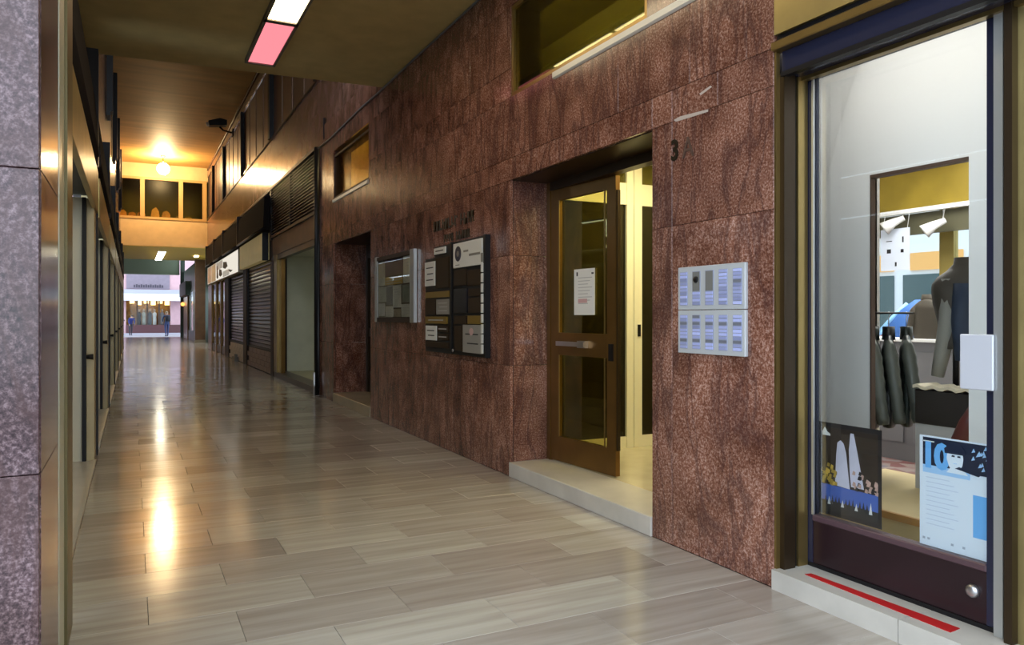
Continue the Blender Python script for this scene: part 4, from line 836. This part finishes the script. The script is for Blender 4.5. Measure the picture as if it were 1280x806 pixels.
for i, (a, b) in enumerate(LSH):
    t = thing('storefront', (-.5, (a+b)/2, 0), 'cream and black shop front '+lname[i]+' on the left', 'shop front', 'left storefronts')
    box('floor_step', (-1.3, a, 0), (-.325, b, .02), STONE, t); box('floor_edge', (-.345, a, 0), (-.318, b, .028), ALU, t)
    box('return_wall', (-1.1, b, 0), (-.44, b+.06, 2.62), RET, t); box('return_wall', (-1.1, a, 0), (-.44, a+.04, 2.62), RET, t); box('soffit_lamp', (-.95, a+.6, 2.625), (-.75, b-.6, 2.645), emitter('soffit_glow', (1, .93, .70), 4.0), t)
    box('frame_post', (-.44, b-.03, 0), (-.405, b+.08, 2.62), BLACKM, t); box('pilaster', (-.405, b+.01, 0), (-.335, b+.42, 2.62), PILE, t, .004); box('frame_post', (-.40, b+.42, 0), (-.318, b+.58, 2.75), BLACKM, t)
    box('pilaster', (-.48, b+.58, 0), (-.34, b+.75, 2.75), PILE, t)
    box('fascia', (-.36, a, 2.52), (-.315, b+.45, 2.95), GOLD, t, .004); box('fascia_soffit', (-1.1, a, 2.64), (-.36, b, 2.70), BLACKM, t)
    prism('awning_box', [(-.5, 3.0), (-.36, 3.0), (-.30, 3.10), (-.34, 3.68), (-.5, 3.74)], 'Y', a, b+.3, MATS['awning_black'], t); box('awning_bracket', (-.42, b+.3, 3.0), (-.31, b+.42, 4.2), BLACKM, t)
    box('shop_glass', (-1.12, a, .3), (-1.11, b, 2.62), GL_DARK, t); box('stall_riser', (-1.14, a, .0), (-1.1, b, .3), DARKW, t); box('shop_back', (-2.2, a, 0), (-2.15, b, 2.7), DARKROOM, t)
    tube('door_knob', [(-.40, b-.06, 1.05), (-.34, b-.06, 1.05)], [.02, .03], BLACKM, t, 8)
for i, (yy, la) in enumerate(((12.4, 'by the near ceiling edge'), (17.0, 'second along the upper left wall'), (22.0, 'third along the upper left wall'), (27.0, 'fourth along the upper left wall'), (32, 'nearest the bridge on the upper left wall'))):
    tag(boxes('wall_fin', [((XLF+.05, yy, 5.5), (XLF+.16, yy+.3, 7.7)), ((XLF+.05, yy-.1, 5.4), (XLF+.12, yy+.4, 5.5))], BLACKM), 'black upright fin '+la, 'fin', 'upper left fins')

# ------------------------------------------------------------------ bridge across the far end
YB0, YB1 = 37.3, 46.0; ZB = 4.56
CREAMW = mat('bridge_cream', (.66, .50, .26), .6, var=.06)
bz0 = onY(200, 274, YB0)[1]; bz1 = onY(200, 223, YB0)[1]
be = struct(boxes('wall_end', [((-1.0, YB0, ZB), (W+.4, YB0+.2, bz0)), ((-1.0, YB0, bz1), (W+.4, YB0+.2, ZT)), ((-1.0, YB1-.2, ZB), (W+1.4, YB1, ZT)), ((-1.0, YB0+.2, ZB+.02), (W+1.4, YB1-.2, ZB+.15))], CREAMW), 'cream bridge across the end of the arcade')
struct(box('ceiling_bridge', (-1.0, YB0+.02, ZB-.02), (W+1.4, YB1, ZB+.02), mat('bridge_soffit', (.74, .50, .06), .6)), 'yellow underside of the end bridge')
be2 = thing('window_20', (1.2, YB0, bz0), 'three-pane window in the bridge at the end', None, None, None, 'structure')
TANF = mat('tan_frame', (.50, .33, .12), .5)
xs_ = [onY(p, 250, YB0)[0] for p in (146.5, 178, 226, 254)]
xs_[0] = -.55; xs_[3] = W-.1
f = .09
box('frame_rail', (-.6, YB0-.04, bz0-.02), (W, YB0+.1, bz0+f), TANF, be2); box('frame_rail', (-.6, YB0-.04, bz1-f), (W, YB0+.1, bz1+.02), TANF, be2)
for x_ in xs_: box('frame_post', (x_-.09, YB0-.04, bz0+f), (x_+.09, YB0+.1, bz1-f), TANF, be2)
for a, b in zip(xs_[:-1], xs_[1:]): box('pane', (a+.09, YB0+.03, bz0+f), (b-.09, YB0+.04, bz1-f), glass('bridge_glass', (.80, .76, .55), .12, .3), be2)
struct(boxes('wall_bridge_room', [((-1.0, 40.5, ZB+.15), (W+.4, 40.6, ZT)), ((-1.05, YB0+.2, ZB), (-1.0, 41, ZT)), ((W+.4, YB0+.2, ZB), (W+.45, 41, ZT))], mat('bridge_room', (.20, .19, .11), .7)), 'dim room inside the bridge')
rb = random.Random(11)
goods = [(-.36, .28, (.60, .34, .14)), (.0, .2, (.5, .25, .12)), (.36, .24, (.55, .32, .15)), (.92, .45, (.62, .42, .25)), (1.36, .32, (.48, .3, .18)), (2.28, .12, (.3, .25, .12)), (1.9, .15, (.35, .3, .2))]
gl_ = ['low ochre parcel', 'small rusty parcel', 'tan parcel beside the first post', 'large crumpled tan parcel', 'brown parcel beside the large one', 'tiny dark parcel', 'small grey brown parcel']
for (x_, hg, c_), la in zip(goods, gl_):
    w_ = rb.uniform(.13, .19)*(1.15 if hg > .3 else 1); p_ = [(x_-w_, bz0+f-.02), (x_+w_, bz0+f-.02), (x_+w_*.9, bz0+f+hg*.6), (x_+w_*.2, bz0+f+hg), (x_-w_*.7, bz0+f+hg*.75)]
    tag(prism('parcel', p_, 'Y', YB0+.12, YB0+.45, mat('parcel_'+la.replace(' ', '_'), c_, .7, var=.2)), la+' on the sill inside the bridge window', 'parcel', 'parcels in the bridge window')
struct(box('trim_8', (-.6, YB0+.1, bz0-.1), (W, YB0+.6, bz0+f-.02), TANF), 'sill shelf inside the bridge window')
# lamps: globe, long tube under the bridge, near ceiling panels
gx, gz = onY(204, 211, 35.2)
gl = thing('globe_lamp', (gx, 35.2, gz), 'glowing round globe lamp hanging from the tall ceiling', 'lamp')
ball('globe', (gx, 35.2, gz), .24, emitter('globe_glow', (1, .70, .36), L_GLOBE/10), gl, 24, 14); tube('rod', [(gx, 35.2, gz+.22), (gx, 35.2, ZT+.01)], .025, BRASS, gl, 8); tube('canopy', [(gx, 35.2, ZT-.06), (gx, 35.2, ZT+.01)], [.06, .12], BRASS, gl, 12)
ul = thing('strip_lamp', (1.28, 43, 4.49), 'long white strip lamp under the end bridge', 'lamp')
box('housing', (1.10, 39.6, 4.505), (1.46, 45.6, 4.541), WHITE, ul); box('tube_cover', (1.13, 39.7, 4.48), (1.43, 45.5, 4.52), emitter('bridge_tube', (1, .93, .72), L_BRIDGE), ul)
tag(box('strip_lamp', (2.85, 41.8, 4.48), (3.05, 42.4, 4.541), emitter('small_lamp', (1, .85, .5), 8)), 'tiny lit lamp at the right edge under the end bridge', 'lamp')
cl = thing('ceiling_light', (1.40, 8.2, ZC-.05), 'long ceiling lamp with a white panel and a pink panel', 'lamp')
LX0, LX1 = 1.255, 1.550
RIM = mat('lamp_rim', (.14, .12, .09), .5)
for a, b in ((2.92, 4.20), (4.24, 5.51), (5.55, 6.86), (6.90, 8.19), (8.27, 9.68)):  # white panels nearer than the visible one are unseen, added to brighten floor and wall
    pk = a > 8.2
    o = box('diffuser', (LX0, a, ZC-.035), (LX1, b, ZC+.002), emitter('panel_pink', (1.0, .26, .30), L_PINK/5) if pk else emitter('panel_white', (1, .80, .50), L_TUBE/3.4), cl)
    o['label'] = 'pink lamp panel' if pk else 'white lamp panel'
for a, b in ((2.88, 2.92), (4.20, 4.24), (5.51, 5.55), (6.86, 6.90), (8.19, 8.27), (9.68, 9.72)): box('cross_bar', (LX0-.03, a, ZC-.05), (LX1+.03, b, ZC+.002), RIM, cl)
for a, b in ((LX0-.03, LX0), (LX1, LX1+.03)): box('side_rim', (a, 2.92, ZC-.05), (b, 9.68, ZC+.002), RIM, cl)

# ------------------------------------------------------------------ beyond the bridge
YP = 57.5
zb1 = onY(190, 341, YP)[1]; zb2 = onY(190, 326, YP)[1]
struct(boxes('trim_9', [((-.95, YP, zb1), (2.95, YP+.5, zb2+.3)), ((-.95, YP-.06, zb1-.10), (2.95, YP+.5, zb1+.05))], mat('green_grey_beam', (.34, .39, .27), .5)), 'green grey beam over the exit')
struct(box('ceiling_exit', (-.95, YB1, zb2+.3), (4.9, YP+.5, zb2+.5), mat('exit_ceiling', (.45, .5, .42), .6)), 'pale ceiling before the exit')
tag(box('exit_post', (3.0, 57.3, 0), (3.28, 57.6, zb2+.3), mat('post_green', (.045, .065, .05), .4)), 'slim dark green post at the exit', 'post')
col_ = thing('stone_column', (3.34, 45.0, 0), 'square brown stone column under the bridge', 'column')
box('shaft', (3.08, 44.8, .15), (3.60, 45.3, ZB+.02), mat('column_brown', (.15, .075, .03), .3, var=.2), col_, .01); box('base', (3.05, 44.77, 0), (3.63, 45.33, .15), mat('column_base', (.3, .25, .18), .4), col_)
def storefront(XF, y0, y1, n, lab, dark_from):
    s_ = thing('glass_storefront', (XF, (y0+y1)/2, 0), lab, 'shop front'); d = (y1-y0)/n
    box('riser', (XF, y0, 0), (XF+.2, y1, .55), mat('riser_grey', (.32, .36, .42), .4), s_); box('fascia', (XF, y0, 3.0), (XF+.2, y1, ZB-.05), mat('fascia_grey', (.36, .46, .42), .4), s_)
    for k in range(n+1): box('mullion', (XF, y0+d*k-.06, .55), (XF+.1, y0+d*k+.06, 3.0), ALU, s_)
    for k in range(n): box('pane', (XF+.05, y0+d*k+.06, .55), (XF+.06, y0+d*(k+1)-.06, 3.0), GL_DARK if k >= dark_from else GL_CLEAR, s_)
    box('lit_interior', (XF+.9, y0, .1), (XF+.95, y1, 3.0), mat('interior_blue', (.35, .40, .48), .6, var=.4), s_)
    return s_
sf2 = storefront(3.22, 45.6, 57.2, 4, 'grey glass shop front between the brown column and the exit post', 2)
box('awning', (2.92, 50.5, 2.75), (3.22, 57.0, 3.6), mat('awning_green', (.05, .075, .06), .6), sf2); box('door_panel', (3.16, 52.6, 0), (3.22, 56.6, 2.7), BRONZE, sf2)
sf3 = storefront(3.85, 37.5, 45.6, 3, 'pale glass shop front behind the brown column', 9)
box('return_wall', (3.44, 45.5, 0), (3.85, 45.58, ZB-.05), MATS['fascia_grey'], sf3)
tag(ball('sconce_lamp', (3.05, 55.6, 2.25), .13, emitter('orange_lamp', (1, .35, .08), 3), None, 12, 8), 'small orange lamp on the brown door by the exit post', 'lamp')
# building across the street
YO = 66.0
fy = lambda px, py: onY(px, py, YO)
ob = thing('opposite_building', (1.2, YO, 0), 'pink building with a lit shop across the far street', 'building')
PINKF = mat('pink_facade', (.50, .315, .345), .7, var=.05)
xa_, xb_2 = fy(157.5, 390)[0], fy(213, 390)[0]
za = fy(185, 376)[1]; zt_ = fy(185, 362)[1]; zs = fy(185, 406)[1]
boxes('facade', [((-9, YO+.02, 0), (xa_, YO+1.2, 15)), ((xb_2, YO+.02, 0), (12, YO+1.2, 15)), ((xa_, YO+.02, za), (xb_2, YO+1.2, 15)), ((xa_, YO+.02, 0), (xb_2, YO+1.2, zs-.04))], PINKF, ob)
box('stall_riser', (xa_, YO-.05, .12), (xb_2+1.2, YO+.1, zs), mat('riser_maroon', (.085, .03, .035), .5), ob); box('kerb', (-6, YO-.5, 0), (9, YO, .12), mat('kerb_lilac', (.40, .385, .45), .6), ob)
box('awning', (-1.6, YO-.8, za), (4.4, YO+.05, za+(zt_-za)*.62), mat('awning_white', (.62, .63, .66), .6), ob); box('awning', (-1.6, YO-.5, za+(zt_-za)*.62), (4.4, YO+.05, zt_), mat('awning_lilac', (.34, .34, .40), .6), ob)
sgz0, sgz1 = fy(185, 361)[1], fy(185, 341)[1]
sg = box('sign_panel', (fy(158, 350)[0], YO-.06, sgz0), (fy(212, 350)[0], YO+.03, sgz1+.6), mat('panel_mauve', (.19, .155, .195), .6, var=.08), ob)
for k in range(13): box('letter', (fy(167, 350)[0]+.165*k, YO-.09, sgz0+.10), (fy(167, 350)[0]+.165*k+.11, YO-.055, sgz0+.30+.05*(k % 2)), mat('letter_dark', (.05, .04, .06), .5), sg)
box('pane', (xa_, YO+.05, zs), (xb_2, YO+.06, za), GL_CLEAR, ob)
for p in (171.5, 184, 199): x_ = fy(p, 390)[0]; box('mullion', (x_-.05, YO+.02, zs), (x_+.05, YO+.1, za), mat('mullion_dark', (.05, .035, .03), .5), ob)
box('display_back', (xa_-.3, YO+1.15, zs-.04), (xb_2+.3, YO+1.2, za), mat('display_amber', (.30, .16, .04), .6, var=.5), ob); box('display_floor', (xa_, YO+.1, zs-.04), (xb_2, YO+1.15, zs), mat('display_floor', (.12, .07, .04), .5), ob)
for k in range(6):
    x_ = xa_+.25+.50*k; tag(box('display_lamp', (x_, YO+.5, za-.20-.12*(k % 2)), (x_+.34, YO+.7, za+.006), emitter('display_lamp', (1, .72, .30), 3.2)), ['warm display lamp at the end post of the shop window across the street', 'low warm display lamp over the black mannequin across the street', 'warm display lamp over the pale mannequin across the street', 'low warm display lamp over the dark and white mannequins across the street', 'warm display lamp over the grey mannequin across the street', 'low warm display lamp by the pink pier across the street'][k], 'lamp', 'display lamps across the street')
MQ = [(174, 'black'), (180, 'pale'), (187.5, 'dark'), (193.5, 'white'), (203, 'grey')]
mcol = {'black': (.02, .02, .025), 'pale': (.42, .42, .36), 'dark': (.05, .06, .07), 'white': (.65, .65, .62), 'grey': (.2, .2, .22)}
for p, c_ in MQ:
    x_ = fy(p, 395)[0]; z0_ = zs; t = thing('shop_mannequin', (x_, YO+.55, z0_), c_+' dressed mannequin in the shop window across the street', 'mannequin', 'mannequins across the street')
    secs = [(Vector((x_, YO+.55, z0_+v*1.0)), r_*.75, r_*.6, 0) for v, r_ in ((0, .17), (.25, .18), (.5, .17), (.62, .15), (.75, .19), (.88, .21), (.95, .15), (1.0, .06), (1.05, .05))]
    loft('torso', secs, mat('mq_'+c_, mcol[c_], .7), t, 12); ball('head', (x_, YO+.55, z0_+1.14), .095, mat('mq_skin', (.5, .4, .32), .6), t, 10, 8, (.9, 1, 1.2))
for k in range(5): box('window', (-5+3.6*k, YO-.02, 7.2), (-3.8+3.6*k, YO+.03, 9.6), GL_DARK, ob)

# ------------------------------------------------------------------ people in the far street
def person(loc, hgt, yaw, cols, label, bend=0.0, bag=None, arm=(0, 0), hat=None):
    """one continuous skinned body; cols: skin, top, legs, shoe"""
    k = hgt/1.75; J = []; E_ = []; R_ = []
    def v(x, y, z, r, link_to=None):
        J.append(Vector((x*k, y*k, z*k))); R_.append(r*k)
        if link_to is not None: E_.append((link_to, len(J)-1))
        return len(J)-1
    cb, sb = math.cos(bend), math.sin(bend)
    def up(x, y, z, r, l):      # upper-body joint turned forward about the hip by bend (forward = -y)
        dz = z-.95; dy = y; return v(x, dy*cb-dz*sb, .95+dz*cb+dy*sb, r, l)
    pel = v(0, 0, .95, .135)
    wa = up(0, 0, 1.10, .125, pel); ch = up(0, -.01, 1.30, .15, wa); sh = up(0, 0, 1.43, .11, ch); nk = up(0, -.01, 1.50, .055, sh); hd = up(0, -.02, 1.58, .085, nk); h2 = up(0, -.02, 1.68, .085, hd); up(0, -.01, 1.73, .05, h2)
    up(0, -.115, 1.62, .016, hd)                                        # nose
    for s in (-1, 1):
        up(s*.09, -.01, 1.63, .018, hd)                                 # ear
        a0 = up(s*.19, 0, 1.42, .065, sh); f_ = arm[0 if s < 0 else 1]
        el = up(s*.235, -.02-.22*f_, 1.15+.06*f_, .048, a0); wr = up(s*(.23-.10*f_), -.06-.42*f_, .92+.30*f_, .032, el); pm = up(s*(.22-.10*f_), -.07-.48*f_, .86+.31*f_, .030, wr)
        for q in range(4): up(s*(.22-.10*f_)+(q-1.5)*.016, -.08-.54*f_, (.79, .775, .78, .80)[q]+.32*f_, .009, pm)
        up(s*(.22-.10*f_)-s*.04, -.10-.48*f_, .85+.31*f_, .010, pm)
        st_ = .10*s
        hp = v(s*.09, 0, .90, .10, pel); kn = v(s*.10, -.03+st_*.3, .50, .068, hp); an = v(s*.10, .02+st_, .09, .045, kn); ft = v(s*.10, -.04+st_, .04, .04, an); v(s*.105, -.15+st_, .03, .032, ft)
    me = bpy.data.meshes.new('person'); me.from_pydata(J, E_, []); o = bpy.data.objects.new('tmp_person', me); COL.objects.link(o)
    md = o.modifiers.new('skin', 'SKIN'); md.use_smooth_shade = True
    for i, sv in enumerate(me.skin_vertices[0].data): sv.radius = (R_[i], R_[i]*.82 if i in (pel, wa, ch) else R_[i]); sv.use_root = (i == pel)
    s2 = o.modifiers.new('sub', 'SUBSURF'); s2.levels = 1; s2.render_levels = 1
    dg = bpy.context.evaluated_depsgraph_get(); bmsh = bpy.data.meshes.new_from_object(o.evaluated_get(dg)); bpy.data.objects.remove(o)
    for m_ in cols: bmsh.materials.append(m_)
    hz = J[nk].z+.01; hdp = J[hd]
    for p_ in bmsh.polygons:
        c_ = p_.center; p_.use_smooth = True
        hand = abs(c_.x) > .1*k and any((c_-J[i]).length < .085*k for i in range(len(J)) if R_[i] < .0305*k and J[i].z > .3*k and abs(J[i].x) > .05*k)
        p_.material_index = 3 if c_.z < .085*k else (2 if c_.z < .93*k and not (abs(c_.x) > .17*k) else (0 if ((c_-hdp).length < .15*k and c_.z > J[nk].z-.02) or hand else 1))
    b = bpy.data.objects.new('person', bmsh); link(b, None, loc); b.rotation_euler = (0, 0, yaw)
    tag(b, label, 'person')
    def child(nm, V, Fc, m_):
        mm_ = bpy.data.meshes.new(nm); mm_.from_pydata(V, [], Fc); mm_.materials.append(m_); c_ = bpy.data.objects.new(nm, mm_); COL.objects.link(c_); c_.parent = b; mm_.polygons.foreach_set('use_smooth', [True]*len(mm_.polygons))
    V, Fc = [], []; n = 12; top = J[h2]
    for i in range(6):
        t = (math.pi*.62)*i/5
        for q in range(n):
            p_ = 2*math.pi*q/n; V.append(top+Vector((.098*k*math.sin(t)*math.cos(p_), .012*k+.108*k*math.sin(t)*math.sin(p_), -.02*k+.095*k*math.cos(t))))
    for i in range(5):
        for q in range(n): Fc.append((i*n+q, (i+1)*n+q, (i+1)*n+(q+1) % n, i*n+(q+1) % n))
    child('hair', V, Fc, hat or mat('hair_brown', (.04, .025, .015), .6))
    for s in (-1, 1):
        e = hdp+Vector((s*.033*k, -.083*k, .055*k)); child('eye', [e+Vector(d)*.012*k for d in ((1, 0, 0), (-1, 0, 0), (0, -1, 0), (0, 0, 1), (0, 0, -1))], [(0, 2, 3), (2, 1, 3), (0, 4, 2), (2, 4, 1)], BLK)
    e = hdp+Vector((0, -.085*k, -.035*k)); child('mouth', [e+Vector(d)*.03*k for d in ((-1, 0, 0), (0, -.3, .25), (1, 0, 0), (0, -.3, -.25))], [(0, 1, 2, 3)], mat('lip', (.35, .12, .10), .6))
    if bag:
        c_ = J[ch]+Vector((0, .19*k, -.05*k)); bb = boxv(c_-Vector((.14, .09, .2))*k, c_+Vector((.14, .09, .2))*k); child('backpack', bb, BOXF, bag)
    return b
SKIN = mat('skin', (.50, .32, .24), .6); NAVYC = mat('navy_coat', (.035, .055, .13), .8); JEAN = mat('blue_jeans', (.04, .06, .16), .8); SHOE = mat('dark_shoe', (.02, .02, .03), .6); BLUEJ = mat('blue_jacket', (.02, .03, .16), .8); PALEJ = mat('pale_blue_top', (.35, .40, .55), .8)
px_, py_ = onZ(208.5, 420.3, 0)
person((px_, py_, -.0), 1.80, math.radians(200), [SKIN, NAVYC, JEAN, SHOE], 'person in a navy coat with a dark backpack walking past the lit shop', 0, mat('backpack_dark', (.015, .018, .03), .8), (.9, .3), mat('hair_fair', (.30, .22, .12), .6))
person((-.10, 63.6, -.0), 1.62, math.radians(20), [SKIN, BLUEJ, SHOE, SHOE], 'person in a deep blue jacket bending forward before the shop window', .5, None, (.5, .5))
person((-.86, 60.6, -.0), 1.72, math.radians(80), [SKIN, mat('dark_blue_top', (.02, .025, .06), .8), JEAN, SHOE], 'person in dark blue half hidden by the left wall end', 0, None, (.2, .8))
